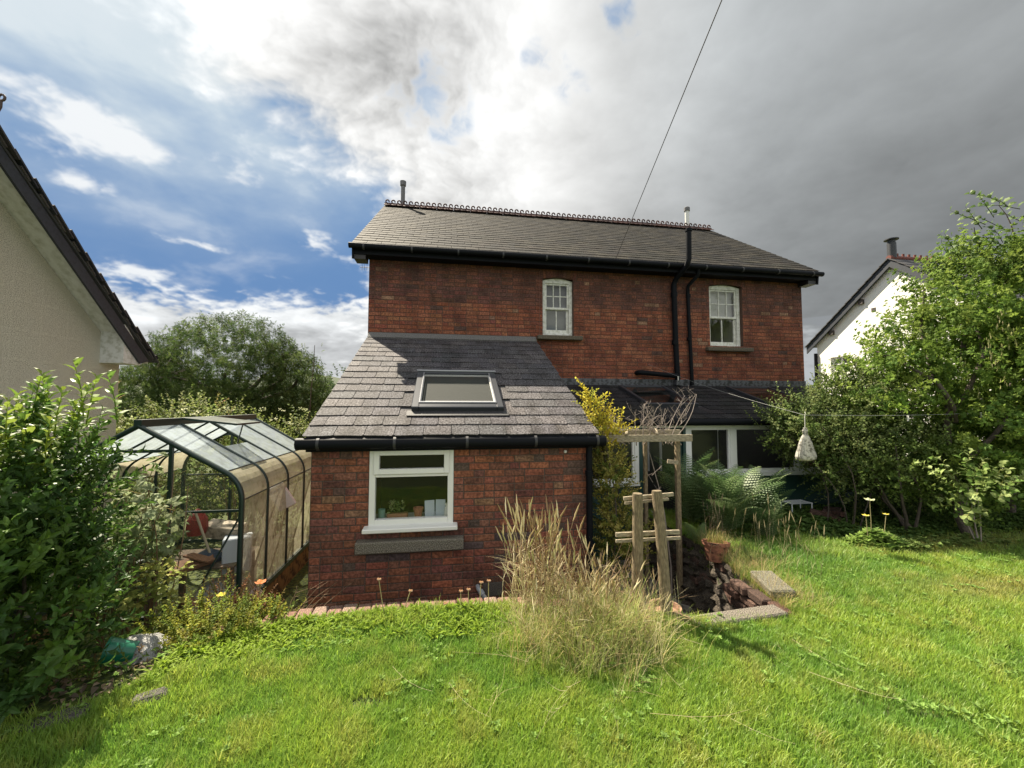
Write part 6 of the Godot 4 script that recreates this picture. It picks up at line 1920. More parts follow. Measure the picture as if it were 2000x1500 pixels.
func build_plants() -> void:
	var lm := leaf_mat()
	var gl := glossy_leaf_mat()
	# ---- big shrub at the left
	var s := thing("laurel_shrub", "large glossy green shrub filling the left edge of the garden", "shrub")
	var sh := []
	for i in 4: sh.append(spray(13, 0.082, 0.033, 0.26, 0.85, 1, Color(0.9, 0.9, 0.5), 500 + i, 0.35, 0.25))
	var blobs := [[V(-2.95, 1.25, 2.95), Vector3(0.72, 0.85, 0.62)], [V(-2.55, 0.85, 2.85), Vector3(0.52, 0.55, 0.45)], [V(-3.35, 1.55, 3.25), Vector3(0.75, 0.65, 0.6)], [V(-2.72, 1.55, 3.15), Vector3(0.42, 0.45, 0.4)], [V(-3.0, 0.75, 2.55), Vector3(0.7, 0.5, 0.45)]]
	crown(s, "crown", blobs, 1350, sh, gl, [Color(0.045, 0.088, 0.018), Color(0.056, 0.105, 0.02), Color(0.036, 0.075, 0.018), Color(0.07, 0.125, 0.022)], Vector2(0.75, 1.2), 0.35, 0.7, 0.08, 1.6, 0.7, 0.12, 0.55)
	var tips := []
	for i in 70:
		var a := rf(0, TAU)
		var p := V(-3.0 + rf(-0.75, 0.62), rf(1.75, 2.12), 3.0 + rf(-0.35, 0.5))
		tips.append(Transform3D((Basis(Vector3.UP, a) * Basis(Vector3.RIGHT, rf(-0.25, 0.25))).scaled(Vector3.ONE * rf(1.0, 1.5)), p))
	scatter("young_shoots", sh[0], gl, tips, [Color(0.13, 0.19, 0.03), Color(0.16, 0.21, 0.035), Color(0.10, 0.17, 0.03)], s)
	for i in 7: limb(s, "branch", V(-2.9 + rf(-0.2, 0.2), 0.5, 2.9 + rf(-0.15, 0.15)), V(-2.95 + rf(-0.6, 0.5), rf(1.2, 1.7), 3.0 + rf(-0.4, 0.4)), 0.018, 0.006, 0.1)
	# ---- raspberry canes before the greenhouse
	var rs := thing("raspberry_canes", "pale leaved raspberry canes leaning across the greenhouse front", "plant")
	var rsp := []
	for i in 3: rsp.append(spray(6, 0.085, 0.055, 0.30, 1.15, 3, Color(0.8, 0.6, 0.4), 520 + i, 0.25, 0.5))
	var rb := []
	for i in 20:
		var x0 := rf(-2.95, -2.5)
		var d0 := rf(3.85, 4.35)
		var q := V(x0 + rf(-0.3, 0.28), rf(0.9, 1.72), d0 + rf(-0.25, 0.15))
		rb.append([V(x0, 0.1, d0), q])
		limb(rs, "cane", V(x0, 0.05, d0), q, 0.006, 0.003, 0.08, mat("cane brown", Color(0.19, 0.12, 0.07), 0.8))
	var rx := []
	for c in rb:
		for k in 4:
			var u := rf(0.3, 1.0)
			rx.append(Transform3D((Basis(Vector3.UP, rf(0, TAU)) * Basis(Vector3.RIGHT, rf(0.3, 1.3))).scaled(Vector3.ONE * rf(0.6, 1.0)), (c[0] as Vector3).lerp(c[1], u)))
	scatter("leaves", rsp[0], lm, rx.slice(0, 40), [Color(0.16, 0.20, 0.10), Color(0.20, 0.24, 0.14), Color(0.13, 0.18, 0.07)], rs)
	scatter("leaves", rsp[1], lm, rx.slice(40), [Color(0.17, 0.21, 0.11), Color(0.14, 0.19, 0.07), Color(0.22, 0.25, 0.15)], rs)
	var lo := []
	for i in 26: lo.append(Transform3D((Basis(Vector3.UP, rf(0, TAU)) * Basis(Vector3.RIGHT, rf(0.2, 1.0))).scaled(Vector3.ONE * rf(0.5, 0.8)), V(rf(-2.5, -2.12), rf(0.3, 0.85), rf(3.6, 4.0))))
	scatter("leaves", rsp[2], lm, lo, [Color(0.20, 0.24, 0.07), Color(0.25, 0.26, 0.08)], rs)
	# ---- low yellow green shrub at the lawn edge, and the reddish plant behind it
	var ys := thing("yellow_shrub", "low yellow green shrub spilling over the lawn corner by the greenhouse", "shrub")
	var ysp := []
	for i in 3: ysp.append(spray(16, 0.03, 0.016, 0.15, 0.9, 1, Color(0.9, 0.8, 0.5), 540 + i))
	crown(ys, "crown", [[V(-1.72, 0.46, 3.36), Vector3(0.40, 0.24, 0.24)], [V(-1.42, 0.42, 3.45), Vector3(0.25, 0.18, 0.2)], [V(-1.95, 0.40, 3.42), Vector3(0.22, 0.2, 0.2)]], 620, ysp, lm, [Color(0.17, 0.19, 0.03), Color(0.21, 0.215, 0.035), Color(0.12, 0.16, 0.03), Color(0.10, 0.14, 0.03)], Vector2(0.7, 1.2), 0.3, 0.6, 0.0, 2.5, 0.8, 0.15)
	var red := thing("reddish_plant", "reddish brown leafy plant against the base of the greenhouse", "plant")
	crown(red, "crown", [[V(-1.93, 0.36, 3.98), Vector3(0.25, 0.26, 0.2)], [V(-1.75, 0.28, 4.1), Vector3(0.22, 0.16, 0.2)]], 260, ysp, lm, [Color(0.20, 0.10, 0.055), Color(0.16, 0.09, 0.05), Color(0.18, 0.14, 0.06), Color(0.13, 0.13, 0.04)], Vector2(0.6, 1.1), 0.2, 0.9, 0.0, 2.5, 0.9)
	var bank := part("undergrowth", self)
	tag(bank, "tangled undergrowth on the bank below the left shrub", "undergrowth", "", "stuff")
	var ux := []
	for i in 420:
		var x := rf(-3.6, -1.3)
		var d := lawn_edge(x) + rf(-0.1, 1.3)
		if d > 4.5 and x < -2.0: continue
		ux.append(Transform3D((Basis(Vector3.UP, rf(0, TAU)) * Basis(Vector3.RIGHT, rf(0, 0.8))).scaled(Vector3.ONE * rf(0.6, 1.3)), V(x, ground_height(x, d), d)))
	scatter("sprays", ysp[1], lm, ux, [Color(0.10, 0.13, 0.03), Color(0.14, 0.13, 0.04), Color(0.07, 0.11, 0.025), Color(0.16, 0.11, 0.06)], bank).set_meta("kind", "stuff")
	var tuf := tuft(14, 0.3, 0.004, 0.05, 560, Vector2(0.2, 1.2))
	var ut := []
	for i in 90:
		var x := rf(-2.0, -1.42)
		var d := rf(3.5, 4.4)
		ut.append(Transform3D(Basis(Vector3.UP, rf(0, TAU)).scaled(Vector3.ONE * rf(0.5, 1.1)), V(x, ground_height(x, d), d)))
	scatter("blades", tuf, dry_mat(), ut, [Color(0.22, 0.22, 0.09), Color(0.15, 0.19, 0.05), Color(0.3, 0.25, 0.14)], bank).set_meta("kind", "stuff")
	var le := part("leaf_litter", self)
	tag(le, "brown dead leaves strewn at the foot of the left shrub", "leaf litter", "", "stuff")
	var lb := B.new()
	lb.leaf(Transform3D(Basis(Vector3.RIGHT, -PI * 0.5), Vector3()), 0.05, 0.03, 0.5, 0.3)
	var lx := []
	for i in 420:
		var x := rf(-2.9, -1.6)
		var d := lawn_edge(x) + rf(-0.34, 0.35)
		lx.append(Transform3D(Basis.from_euler(Vector3(rf(-0.4, 0.4), rf(0, TAU), rf(-0.4, 0.4))).scaled(Vector3.ONE * rf(0.5, 1.2)), V(x, ground_height(x, d) + 0.015, d)))
	scatter("litter", lb.mesh(), dry_mat(), lx, [Color(0.15, 0.10, 0.06), Color(0.22, 0.16, 0.10), Color(0.10, 0.075, 0.05)], le).set_meta("kind", "stuff")
	var dtw := thing("dead_twigs", "bare dead twigs arching at the left foot of the brick extension", "dead plant")
	var db := B.new()
	for i in 12:
		var q0 := V(rf(-1.45, -1.2), 0.2, rf(3.6, 4.1))
		var q1 := q0 + Vector3(rf(0.05, 0.45), rf(0.15, 0.5), rf(-0.1, 0.1))
		db.tube([q0, q0.lerp(q1, 0.5) + Vector3(0, 0.05, 0), q1], [0.004, 0.003, 0.0015], 4, false)
		for k in 3:
			var q2 := q0.lerp(q1, rf(0.5, 1.0))
			db.tube([q2, q2 + Vector3(rf(-0.02, 0.12), rf(0.0, 0.09), rf(-0.03, 0.03))], [0.002, 0.001], 3, false)
	obj("twigs", db, mat("dead stalk"), dtw)
	# ---- climber on the corner of the extension
	var cl := thing("variegated_climber", "golden and green leaved climber growing up the corner of the brick extension", "climber")
	var csp := []
	for i in 3: csp.append(spray(13, 0.034, 0.02, 0.16, 0.9, 1, Color(0.7, 0.6, 0.4), 580 + i))
	crown(cl, "green_growth", [[V(1.94, 1.15, 4.60), Vector3(0.20, 0.58, 0.22)], [V(2.02, 0.62, 4.5), Vector3(0.27, 0.42, 0.25)], [V(1.82, 1.55, 4.62), Vector3(0.12, 0.34, 0.18)]], 680, csp, lm, [Color(0.16, 0.165, 0.035), Color(0.21, 0.20, 0.05), Color(0.10, 0.13, 0.03), Color(0.27, 0.24, 0.075)], Vector2(0.7, 1.25), 0.2, 0.6, 0.0, 3.0, 0.8)
	crown(cl, "golden_growth", [[V(1.82, 2.0, 4.68), Vector3(0.13, 0.20, 0.12)], [V(1.95, 1.90, 4.62), Vector3(0.17, 0.13, 0.12)], [V(1.75, 2.24, 4.72), Vector3(0.08, 0.16, 0.08)]], 115, csp, lm, [Color(0.34, 0.29, 0.03), Color(0.38, 0.34, 0.05), Color(0.25, 0.26, 0.04)], Vector2(0.8, 1.5), 0.1, 0.9, 0.0, 3.0, 0.8)
	for i in 3: limb(cl, "stem", V(1.85 + i * 0.05, -0.1, 4.6), V(1.80 + i * 0.04, 2.1, 4.68), 0.012, 0.005, 0.04)
	# ---- bare twiggy shrub over the pergola
	var bt := thing("bare_shrub", "leafless grey twigs of a dead shrub above the pergola", "shrub")
	var tm := mat("grey twig", Color(0.27, 0.225, 0.195), 0.9)
	for i in 14:
		var p0 := V(2.3 + rf(-0.35, 0.75), 1.7, 4.8 + rf(-0.1, 0.2))
		var p1 := p0 + Vector3(rf(-0.55, 0.4), rf(0.3, 0.68), rf(-0.2, 0.2))
		if i == 0: p0 = V(2.75, -0.1, 4.7); p1 = V(2.45, 1.8, 4.75)
		if i == 1: p1 = V(1.85, 2.05, 4.7)
		limb(bt, "branch", p0, p1, 0.011 if i == 0 else 0.007, 0.003, 0.07, tm)
		var tw := B.new()
		for k in 7:
			var q := p0.lerp(p1, rf(0.35, 1.0))
			var e := q + Vector3(rf(-0.16, 0.16), rf(0.02, 0.2), rf(-0.1, 0.1))
			tw.tube([q, q.lerp(e, 0.5) + Vector3(rf(-0.02, 0.02), 0.01, 0), e], [0.0035, 0.0028, 0.0015], 4, false)
			for j in 2:
				var e2 := q.lerp(e, rf(0.4, 0.9))
				tw.tube([e2, e2 + Vector3(rf(-0.07, 0.07), rf(0.01, 0.08), rf(-0.05, 0.05))], [0.0022, 0.001], 3, false)
		obj("twigs", tw, tm, bt)
	# ---- the trees and shrubs on the right
	var tri := []
	for i in 4: tri.append(spray(9, 0.062, 0.03, 0.26, 1.0, 3, Color(0.7, 0.7, 0.45), 600 + i, 0.25, 0.4))
	var greens := [Color(0.09, 0.142, 0.026), Color(0.112, 0.168, 0.03), Color(0.068, 0.115, 0.024), Color(0.145, 0.195, 0.038)]
	var lab := thing("laburnum_tree", "tall spreading tree with trefoil leaves at the right edge of the lawn", "tree")
	crown(lab, "crown", [[V(7.75, 3.75, 4.7), Vector3(0.85, 0.85, 0.8)], [V(8.6, 3.7, 4.6), Vector3(1.1, 1.1, 1.0)], [V(7.0, 3.05, 4.75), Vector3(0.85, 0.65, 0.7)], [V(7.9, 2.5, 4.4), Vector3(1.1, 0.8, 0.8)], [V(7.1, 1.75, 4.25), Vector3(0.65, 0.45, 0.5)], [V(8.8, 2.9, 4.4), Vector3(1.0, 1.2, 0.9)], [V(6.35, 2.45, 4.9), Vector3(0.7, 0.55, 0.55)], [V(7.6, 1.5, 4.5), Vector3(0.9, 0.6, 0.5)], [V(6.75, 1.25, 4.5), Vector3(0.5, 0.45, 0.4)]], 3700, tri, lm, greens, Vector2(0.75, 1.2), 0.35, 0.1, 0.12, 1.3, 0.8, 0.14)
	limb(lab, "trunk", V(6.45, 0.45, 4.15), V(6.75, 2.2, 4.5), 0.06, 0.04, 0.05)
	for q in [[6.75, 2.1, 4.5, 7.4, 3.6, 4.7], [6.7, 2.0, 4.4, 6.1, 3.0, 4.9], [6.6, 1.4, 4.3, 7.7, 2.6, 4.4], [6.75, 2.2, 4.5, 6.9, 3.9, 4.8], [7.2, 2.9, 4.6, 8.2, 3.9, 4.6]]: limb(lab, "limb", V(q[0], q[1], q[2]), V(q[3], q[4], q[5]), 0.035, 0.012, 0.1)
	# hanging seed pods
	var pod := B.new()
	for k in 9:
		var o := Vector3(rf(-0.03, 0.03), -0.03 * k, rf(-0.03, 0.03))
		pod.leaf(Transform3D(Basis(Vector3.RIGHT, PI) * Basis(Vector3.UP, rf(0, TAU)), o), 0.07, 0.012, 0.3, 0.2)
	var px := []
	for i in 16: px.append(Transform3D(Basis(Vector3.UP, rf(0, TAU)).scaled(Vector3.ONE * rf(0.8, 1.4)), V(rf(6.2, 8.4), rf(2.1, 3.5), rf(3.7, 4.3))))
	scatter("seed_pods", pod.mesh(), lm, px, [Color(0.24, 0.24, 0.10), Color(0.30, 0.27, 0.14)], lab)
	# the branch of large leaves that stands against the sky
	var hz := thing("hazel_branch_tree", "slender tree with large dark leaves reaching above the right crown into the sky", "tree")
	var hsp := [spray(9, 0.10, 0.07, 0.5, 0.95, 1, Color(0.5, 0.45, 0.35), 640, 0.2, 0.3), spray(8, 0.10, 0.07, 0.45, 0.95, 1, Color(0.5, 0.45, 0.35), 641, 0.2, 0.3)]
	var hx := []
	for q in [[7.15, 4.30, 4.6], [7.35, 4.42, 4.6], [7.6, 4.55, 4.6], [7.65, 4.85, 4.6], [7.9, 5.0, 4.65], [7.5, 4.75, 4.55], [8.0, 4.8, 4.6], [7.3, 4.2, 4.6], [7.8, 4.5, 4.5], [8.1, 5.15, 4.6], [8.3, 4.95, 4.6], [7.6, 4.3, 4.65], [7.95, 4.6, 4.6], [8.2, 5.25, 4.7], [8.5, 5.2, 4.7]]:
		hx.append(Transform3D((Basis(Vector3.BACK, rf(0.5, 1.3)) * Basis(Vector3.RIGHT, rf(-0.5, 0.5))).scaled(Vector3.ONE * rf(0.8, 1.1)), V(q[0] + 0.1, q[1], q[2])))
	scatter("crown", hsp[0], gl, hx.slice(0, 8), [Color(0.05, 0.085, 0.025), Color(0.065, 0.10, 0.03)], hz)
	scatter("crown", hsp[1], gl, hx.slice(8), [Color(0.05, 0.085, 0.025), Color(0.07, 0.11, 0.03)], hz)
	limb(hz, "trunk", V(8.4, 0.45, 4.9), V(8.25, 4.2, 4.7), 0.05, 0.02, 0.03)
	for q in [[8.25, 4.1, 4.7, 7.2, 4.25, 4.6], [8.25, 4.2, 4.7, 7.55, 4.8, 4.6], [8.25, 4.2, 4.7, 8.1, 5.2, 4.65]]: limb(hz, "limb", V(q[0], q[1], q[2]), V(q[3], q[4], q[5]), 0.014, 0.004, 0.08)
	# rose-like shrub in front of the lean-to
	var ro := thing("rambling_shrub", "arching pale leaved shrub in front of the lean-to behind the peg bag", "shrub")
	var rsp2 := []
	for i in 3: rsp2.append(spray(11, 0.045, 0.028, 0.24, 1.0, 1, Color(0.6, 0.6, 0.4), 660 + i, 0.25, 0.3))
	crown(ro, "crown", [[V(5.45, 2.02, 5.2), Vector3(0.7, 0.38, 0.5)], [V(6.0, 2.2, 5.1), Vector3(0.7, 0.42, 0.6)], [V(5.6, 1.62, 5.0), Vector3(0.65, 0.4, 0.5)], [V(6.2, 1.6, 4.85), Vector3(0.7, 0.5, 0.5)], [V(4.85, 1.95, 5.2), Vector3(0.36, 0.25, 0.4)], [V(6.5, 2.35, 5.3), Vector3(0.6, 0.5, 0.5)], [V(5.75, 1.25, 5.0), Vector3(0.55, 0.42, 0.4)], [V(6.5, 1.2, 5.0), Vector3(0.6, 0.5, 0.4)], [V(5.2, 1.75, 5.3), Vector3(0.5, 0.35, 0.35)]], 2600, rsp2, lm, [Color(0.085, 0.12, 0.035), Color(0.11, 0.14, 0.05), Color(0.065, 0.10, 0.03), Color(0.15, 0.18, 0.07)], Vector2(0.75, 1.25), 0.3, 0.3, 0.22, 1.6, 0.9, 0.2)
	for q in [[5.45, 0.5, 4.85, 5.1, 1.5, 5.1], [5.5, 0.5, 4.8, 5.9, 1.9, 5.0], [5.52, 0.5, 4.85, 5.3, 2.1, 5.2], [5.6, 0.5, 4.8, 6.3, 1.7, 4.9], [5.3, 0.5, 5.0, 4.8, 1.9, 5.2]]: limb(ro, "stem", V(q[0], q[1], q[2]), V(q[3], q[4], q[5]), 0.010, 0.005, 0.12)
	# second trunk and the understorey
	var el := thing("elder_shrub", "many stemmed bush with bare grey trunk under the leafy canopy", "shrub")
	crown(el, "crown", [[V(6.35, 1.55, 4.6), Vector3(0.55, 0.35, 0.45)], [V(5.95, 1.35, 4.5), Vector3(0.4, 0.3, 0.35)]], 300, rsp2, lm, [Color(0.08, 0.115, 0.03), Color(0.11, 0.15, 0.04)], Vector2(0.9, 1.3), 0.2, 0.2, 0.2, 1.6, 0.9, 0.2)
	for q in [[6.0, 0.45, 4.5, 6.1, 1.5, 4.6], [6.02, 0.5, 4.5, 5.6, 1.35, 4.6], [6.05, 0.6, 4.5, 6.5, 1.6, 4.7], [6.0, 0.55, 4.5, 5.85, 1.7, 4.5]]: limb(el, "stem", V(q[0], q[1], q[2]), V(q[3], q[4], q[5]), 0.022, 0.009, 0.12)
	var br := thing("bright_sapling", "knee high sapling with large pale sunlit leaves at the tree foot", "plant")
	var bsp := [spray(8, 0.085, 0.06, 0.25, 1.1, 1, Color(0.6, 0.5, 0.35), 680, 0.2, 0.3)]
	crown(br, "leaves", [[V(6.15, 1.17, 3.85), Vector3(0.28, 0.22, 0.25)], [V(5.95, 1.35, 3.9), Vector3(0.2, 0.1, 0.2)]], 46, bsp, lm, [Color(0.15, 0.20, 0.06), Color(0.19, 0.23, 0.09), Color(0.10, 0.16, 0.04)], Vector2(0.8, 1.2), 0.1, 0.6)
	for k in 4: limb(br, "stem", V(6.25 + k * 0.02, 0.5, 3.95), V(6.0 + k * 0.1, 1.25, 3.85 + k * 0.03), 0.007, 0.003, 0.08, tm)
	# dark hedge behind them
	var dh := thing("dark_hedge", "dark dense hedge in deep shade behind the right hand trees", "hedge")
	var dsp := []
	for i in 2: dsp.append(spray(14, 0.07, 0.045, 0.3, 1.0, 1, Color(0.5, 0.45, 0.3), 700 + i))
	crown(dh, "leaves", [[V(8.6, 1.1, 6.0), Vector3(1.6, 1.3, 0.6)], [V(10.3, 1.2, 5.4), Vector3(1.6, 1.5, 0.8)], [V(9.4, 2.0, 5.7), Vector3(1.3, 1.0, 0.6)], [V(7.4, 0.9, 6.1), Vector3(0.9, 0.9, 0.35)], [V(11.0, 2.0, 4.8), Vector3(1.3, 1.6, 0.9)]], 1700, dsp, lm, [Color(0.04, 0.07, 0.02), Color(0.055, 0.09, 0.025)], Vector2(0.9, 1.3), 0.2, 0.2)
	# ---- ground cover under the trees
	var gc := part("ground_cover", self)
	tag(gc, "shaded creeping ground cover spreading under the right hand trees", "ground cover", "", "stuff")
	var gsp := weed_mesh(10, 0.06, 0.036, 720)
	var gx := []
	var gcol := []
	for i in 2600:
		var x := rf(3.4, 9.0)
		var d := rf(3.9, 5.75)
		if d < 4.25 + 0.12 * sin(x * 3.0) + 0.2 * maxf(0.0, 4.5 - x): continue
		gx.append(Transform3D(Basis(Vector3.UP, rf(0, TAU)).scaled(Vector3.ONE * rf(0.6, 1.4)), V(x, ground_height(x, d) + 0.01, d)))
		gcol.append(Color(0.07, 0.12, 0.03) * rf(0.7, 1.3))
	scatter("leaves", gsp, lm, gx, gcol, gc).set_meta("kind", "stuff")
	var po := thing("poppy_clump", "bright green leafy clump with yellow poppies in front of the right bushes", "plant", V(5.02, 0.54, 4.12))
	var pxs := []
	for i in 110:
		var a := rf(0, TAU)
		var r := sqrt(rng.randf())
		pxs.append(Transform3D((Basis(Vector3.UP, a) * Basis(Vector3.RIGHT, rf(0, 0.4))).scaled(Vector3.ONE * rf(0.8, 1.5)), Vector3(cos(a) * r * 0.34, (1 - r) * 0.16, sin(a) * r * 0.2)))
	scatter("leaves", gsp, lm, pxs, [Color(0.14, 0.21, 0.045), Color(0.17, 0.23, 0.06), Color(0.11, 0.18, 0.04)], po)
	var st := thing("strawberry_patch", "sunlit low leaves along the bed edge to the right of the poppies", "plant", V(5.9, 0.54, 4.0))
	pxs = []
	for i in 120: pxs.append(Transform3D(Basis(Vector3.UP, rf(0, TAU)).scaled(Vector3.ONE * rf(0.6, 1.2)), Vector3(rf(-0.7, 0.8), rf(0, 0.05), rf(-0.16, 0.14))))
	scatter("leaves", gsp, lm, pxs, [Color(0.15, 0.20, 0.06), Color(0.12, 0.17, 0.045)], st)
	flower_stalk("poppy", "yellow poppy, the lower left one above the bright clump", "flower", 4.92, 4.12, 0.6, Vector3(-0.02, 0.30, 0), Color(0.62, 0.52, 0.03), 0.028, "yellow poppies", true)
	flower_stalk("poppy", "yellow poppy to the right, by the bare stems", "flower", 5.1, 4.1, 0.6, Vector3(0.06, 0.31, 0), Color(0.62, 0.52, 0.03), 0.024, "yellow poppies", true)
	flower_stalk("poppy", "pale cream flower head topping the yellow poppies", "flower", 5.0, 4.15, 0.6, Vector3(0.0, 0.47, 0), Color(0.45, 0.48, 0.25), 0.04, "", true)
	# ---- stalks along the edge
	var heads := [[-0.46, 0.31, -0.05, "tallest orange seed head, far left of the row before the brick wall"], [-0.32, 0.21, 0.05, "orange seed head leaning right, second from the left in the row"], [0.0, 0.10, 0.0, "shortest seed head, under the right end of the stone ledge"], [0.12, 0.19, 0.0, "thin dried stalk a little right of the shortest one"], [0.17, 0.20, 0.01, "slim dried stalk in the middle of the close trio"], [0.25, 0.25, 0.03, "dried stalk with a flat brown head left of the grey pipe"], [0.34, 0.26, 0.0, "dried stalk directly in front of the grey waste pipe"]]
	for q in heads: flower_stalk("dried_stalk", q[3], "dried flower", q[0], lawn_edge(q[0]) - 0.03, 0.54, Vector3(q[2], q[1], 0), Color(0.40, 0.19, 0.06), 0.017, "dried flower stalks along the lawn edge")
	flower_stalk("marigold", "orange flower by the greenhouse corner", "flower", -1.66, 3.95, 0.25, Vector3(0.05, 0.38, 0), Color(0.62, 0.16, 0.02), 0.035, "", true)
	flower_stalk("buttercup", "yellow flower above the low shrub near the greenhouse post", "flower", -1.78, 3.7, 0.3, Vector3(-0.02, 0.35, 0), Color(0.65, 0.5, 0.02), 0.028, "", true)
	# ---- hedge and climbers behind the greenhouse
	var hd := thing("flowering_hedge", "sunlit pale flowering hedge behind the greenhouse", "hedge")
	var hsp2 := []
	for i in 3: hsp2.append(spray(12, 0.06, 0.045, 0.3, 1.0, 1, Color(0.6, 0.55, 0.4), 740 + i, 0.25, 0.3))
	crown(hd, "leaves", [[V(-6.2, 1.1, 8.4), Vector3(1.4, 1.05, 0.8)], [V(-4.3, 1.15, 8.4), Vector3(1.3, 0.95, 0.8)], [V(-2.7, 1.0, 8.6), Vector3(1.2, 0.9, 0.8)], [V(-7.8, 1.2, 9.2), Vector3(1.2, 1.0, 0.8)], [V(-5.2, 1.7, 8.8), Vector3(0.8, 0.6, 0.6)], [V(-3.5, 0.9, 7.6), Vector3(1.2, 0.9, 0.45)]], 2600, hsp2, lm, [Color(0.115, 0.15, 0.04), Color(0.15, 0.18, 0.055), Color(0.085, 0.12, 0.032), Color(0.20, 0.22, 0.10)], Vector2(0.7, 1.2), 0.3, 0.5, 0.05, 1.0, 0.9, 0.15)
	var bl := B.new()
	for k in 12: bl.leaf(Transform3D(Basis(Vector3.UP, k * 2.4) * Basis(Vector3.RIGHT, rf(0.6, 1.6)), Vector3(rf(-0.05, 0.05), rf(-0.02, 0.04), rf(-0.05, 0.05))), 0.04, 0.03, 0.2, 0.1)
	var bxs := []
	for i in 45: bxs.append(Transform3D(Basis.from_euler(Vector3(rf(-0.4, 0.4), rf(0, 6), 0)).scaled(Vector3.ONE * rf(0.7, 1.2)), V(rf(-7.4, -2.2), rf(1.7, 2.12), rf(7.6, 8.6))))
	scatter("blossom", bl.mesh(), lm, bxs, [Color(0.36, 0.37, 0.24), Color(0.30, 0.33, 0.17)], hd)
	for q in [[-6.9, 8.1, 2.75, "upright pale shoot, the left one above the flowering hedge"], [-6.0, 8.3, 2.85, "upright pinkish shoot just right of the left one above the hedge"], [-4.1, 8.2, 2.45, "short leafy shoot above the hedge before the dark tree"]]:
		var sp := thing("hedge_shoot", q[3], "plant", V(q[0], 1.4, q[1]), "shoots above the hedge")
		var sx := []
		for i in 16: sx.append(Transform3D((Basis(Vector3.UP, rf(0, TAU)) * Basis(Vector3.RIGHT, rf(0.1, 0.9))).scaled(Vector3.ONE * rf(0.5, 0.9)), Vector3(rf(-0.1, 0.1), (q[2] - 1.6) * i / 16.0, rf(-0.1, 0.1))))
		scatter("leaves", hsp2[0], lm, sx, [Color(0.24, 0.22, 0.08), Color(0.20, 0.21, 0.07), Color(0.27, 0.20, 0.10)], sp)
	# ---- the broad weeping tree beyond
	var ash := thing("weeping_ash", "broad domed weeping tree beyond the hedge", "tree")
	var asp := []
	for i in 4: asp.append(spray(8, 0.075, 0.032, 0.42, 1.1, 7, Color(0.6, 0.5, 0.35), 760 + i, 0.25, 0.45))
	var ab := [[V(-6.9, 2.75, 14.2), Vector3(2.35, 2.2, 2.1)], [V(-5.4, 2.35, 14.0), Vector3(1.6, 1.65, 1.5)], [V(-8.5, 2.2, 14.0), Vector3(1.6, 1.45, 1.5)], [V(-7.0, 1.9, 13.0), Vector3(1.5, 1.2, 1.0)], [V(-4.9, 1.4, 13.8), Vector3(1.15, 1.3, 1.1)], [V(-9.5, 1.4, 13.8), Vector3(1.2, 1.1, 1.2)], [V(-5.7, 1.5, 12.9), Vector3(1.1, 0.9, 0.8)], [V(-8.2, 1.3, 12.9), Vector3(1.2, 0.9, 0.8)]]
	crown(ash, "crown", ab, 7500, asp, lm, [Color(0.04, 0.068, 0.018), Color(0.055, 0.085, 0.022), Color(0.031, 0.055, 0.016), Color(0.075, 0.105, 0.03)], Vector2(0.45, 0.75), 0.62, -0.35, 0.05, 0.8, 0.7, 0.06)
	limb(ash, "trunk", V(-6.9, -0.2, 14.3), V(-6.8, 2.2, 14.3), 0.26, 0.2, 0.03)
	for i in 8:
		var a := i * TAU / 8 + 0.3
		limb(ash, "limb", V(-6.8, 2.1, 14.3), V(-6.8 + cos(a) * 1.9, 3.3 + 0.5 * sin(i * 2.0), 14.3 + sin(a) * 1.7), 0.11, 0.03, 0.15)
	for i in 7:
		var p0 := V(-7.4 + rf(-0.8, 0.4), 3.2 + rf(-0.3, 0.4), 12.75)
		limb(ash, "bare_branch", p0, p0 + Vector3(rf(-0.6, 0.8), rf(-0.2, 0.35), rf(-0.1, 0.3)), 0.03, 0.01, 0.2, mat("grey bark", Color(0.24, 0.20, 0.17), 0.9))
	var sap := thing("slender_sapling", "thin sapling between the weeping tree and the slate roof", "tree")
	var sxx := []
	for i in 30: sxx.append(Transform3D((Basis(Vector3.UP, rf(0, TAU)) * Basis(Vector3.RIGHT, rf(0.2, 1.0))).scaled(Vector3.ONE * rf(0.4, 0.7)), V(-4.05 + rf(-0.35, 0.3), rf(1.6, 4.1), 13.0 + rf(-0.3, 0.3))))
	scatter("leaves", hsp2[1], lm, sxx, [Color(0.08, 0.12, 0.04), Color(0.11, 0.15, 0.05)], sap)
	limb(sap, "trunk", V(-4.05, -0.1, 13.0), V(-4.0, 4.0, 13.0), 0.03, 0.008, 0.02)
	# distant greenery either side of the house
	var dt := 0
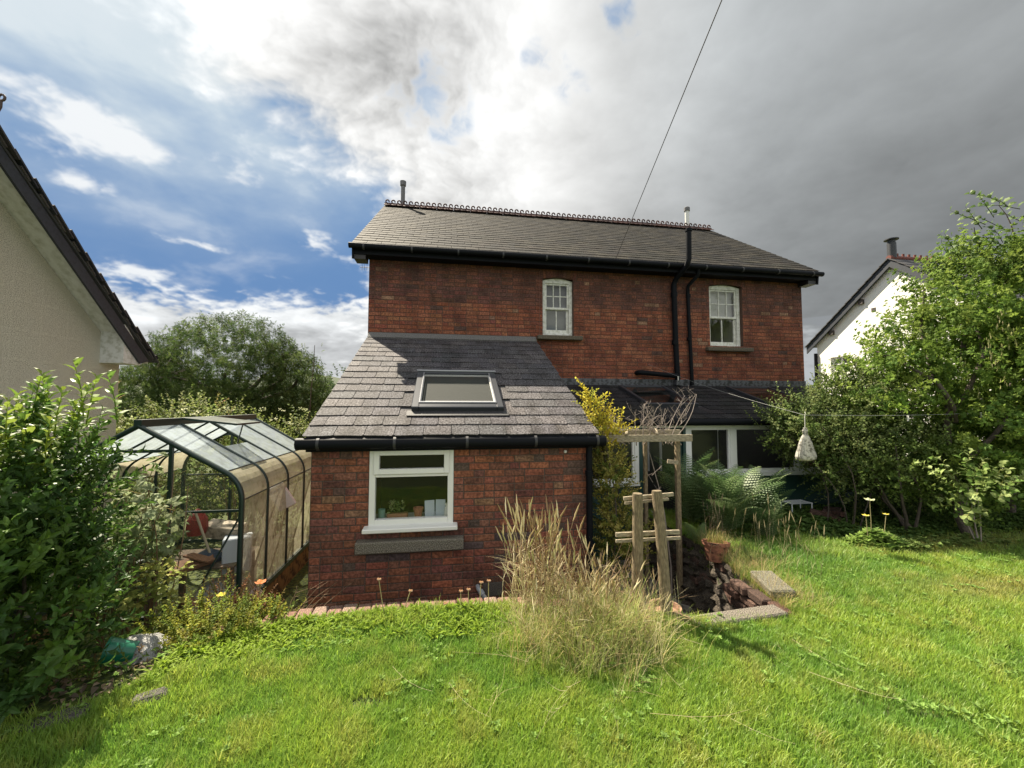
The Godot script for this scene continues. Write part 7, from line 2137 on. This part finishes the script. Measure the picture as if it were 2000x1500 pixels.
	for q in [[-13.0, 2.4, 26.0, 4.0, 1.4, "far dark bush on the left past the roughcast house"], [-4.6, 2.0, 20.0, 2.0, 1.6, "dark distant tree close to the left house corner"], [13.5, 2.8, 20.0, 1.6, 2.4, "dark conifer top between the two houses"]]:
		var f := thing("distant_tree", q[5], "tree")
		crown(f, "crown", [[V(q[0], q[1], q[2]), Vector3(q[3], q[4], 1.5)], [V(q[0] + q[3] * 0.5, q[1] - 0.8, q[2]), Vector3(q[3] * 0.8, q[4] * 0.8, 1.4)]], 500, dsp, lm, [Color(0.04, 0.07, 0.03), Color(0.055, 0.085, 0.03)], Vector2(1.4, 2.4), 0.2, 0.3)
		limb(f, "trunk", V(q[0], -0.4, q[2]), V(q[0], q[1], q[2]), 0.15, 0.08, 0.02)
		dt += 1


# ---------------------------------------------------------------- the scene
func _ready() -> void:
	rng.seed = 20240607
	var cam := Camera3D.new()
	cam.name = "camera"
	cam.fov = 87.2
	cam.near = 0.05
	cam.far = 900.0
	cam.position = Vector3(0, 2.2, 0)
	cam.rotation_order = EULER_ORDER_YXZ
	cam.rotation = Vector3(0.0526, -0.159, 0.0015)
	add_child(cam)
	cam.current = true
	var we := WorldEnvironment.new()
	we.name = "world"
	var env := Environment.new()
	env.background_mode = Environment.BG_SKY
	var sky := Sky.new()
	var pm := PanoramaSkyMaterial.new()
	pm.panorama = sky_panorama()
	sky.sky_material = pm
	env.sky = sky
	env.tonemap_mode = Environment.TONE_MAPPER_LINEAR
	env.tonemap_exposure = EXPOSURE
	env.sdfgi_enabled = true
	env.ssao_enabled = true
	env.ssil_enabled = true
	we.environment = env
	add_child(we)
	var sun := DirectionalLight3D.new()
	sun.name = "sun"
	sun.light_energy = 1.6
	sun.light_color = Color(1.0, 0.95, 0.86)
	sun.light_angular_distance = 0.5
	sun.shadow_enabled = true
	add_child(sun)
	sun.look_at_from_position(SUN_DIR, Vector3.ZERO, Vector3.UP)
	build_ground()
	build_house()
	build_annex()
	build_lean_to()
	build_left_house()
	build_white_house()
	build_greenhouse()
	build_hard_garden()
	build_lines()
	build_plants()
	build_ferns()
	build_dry_grass()
	build_grass()
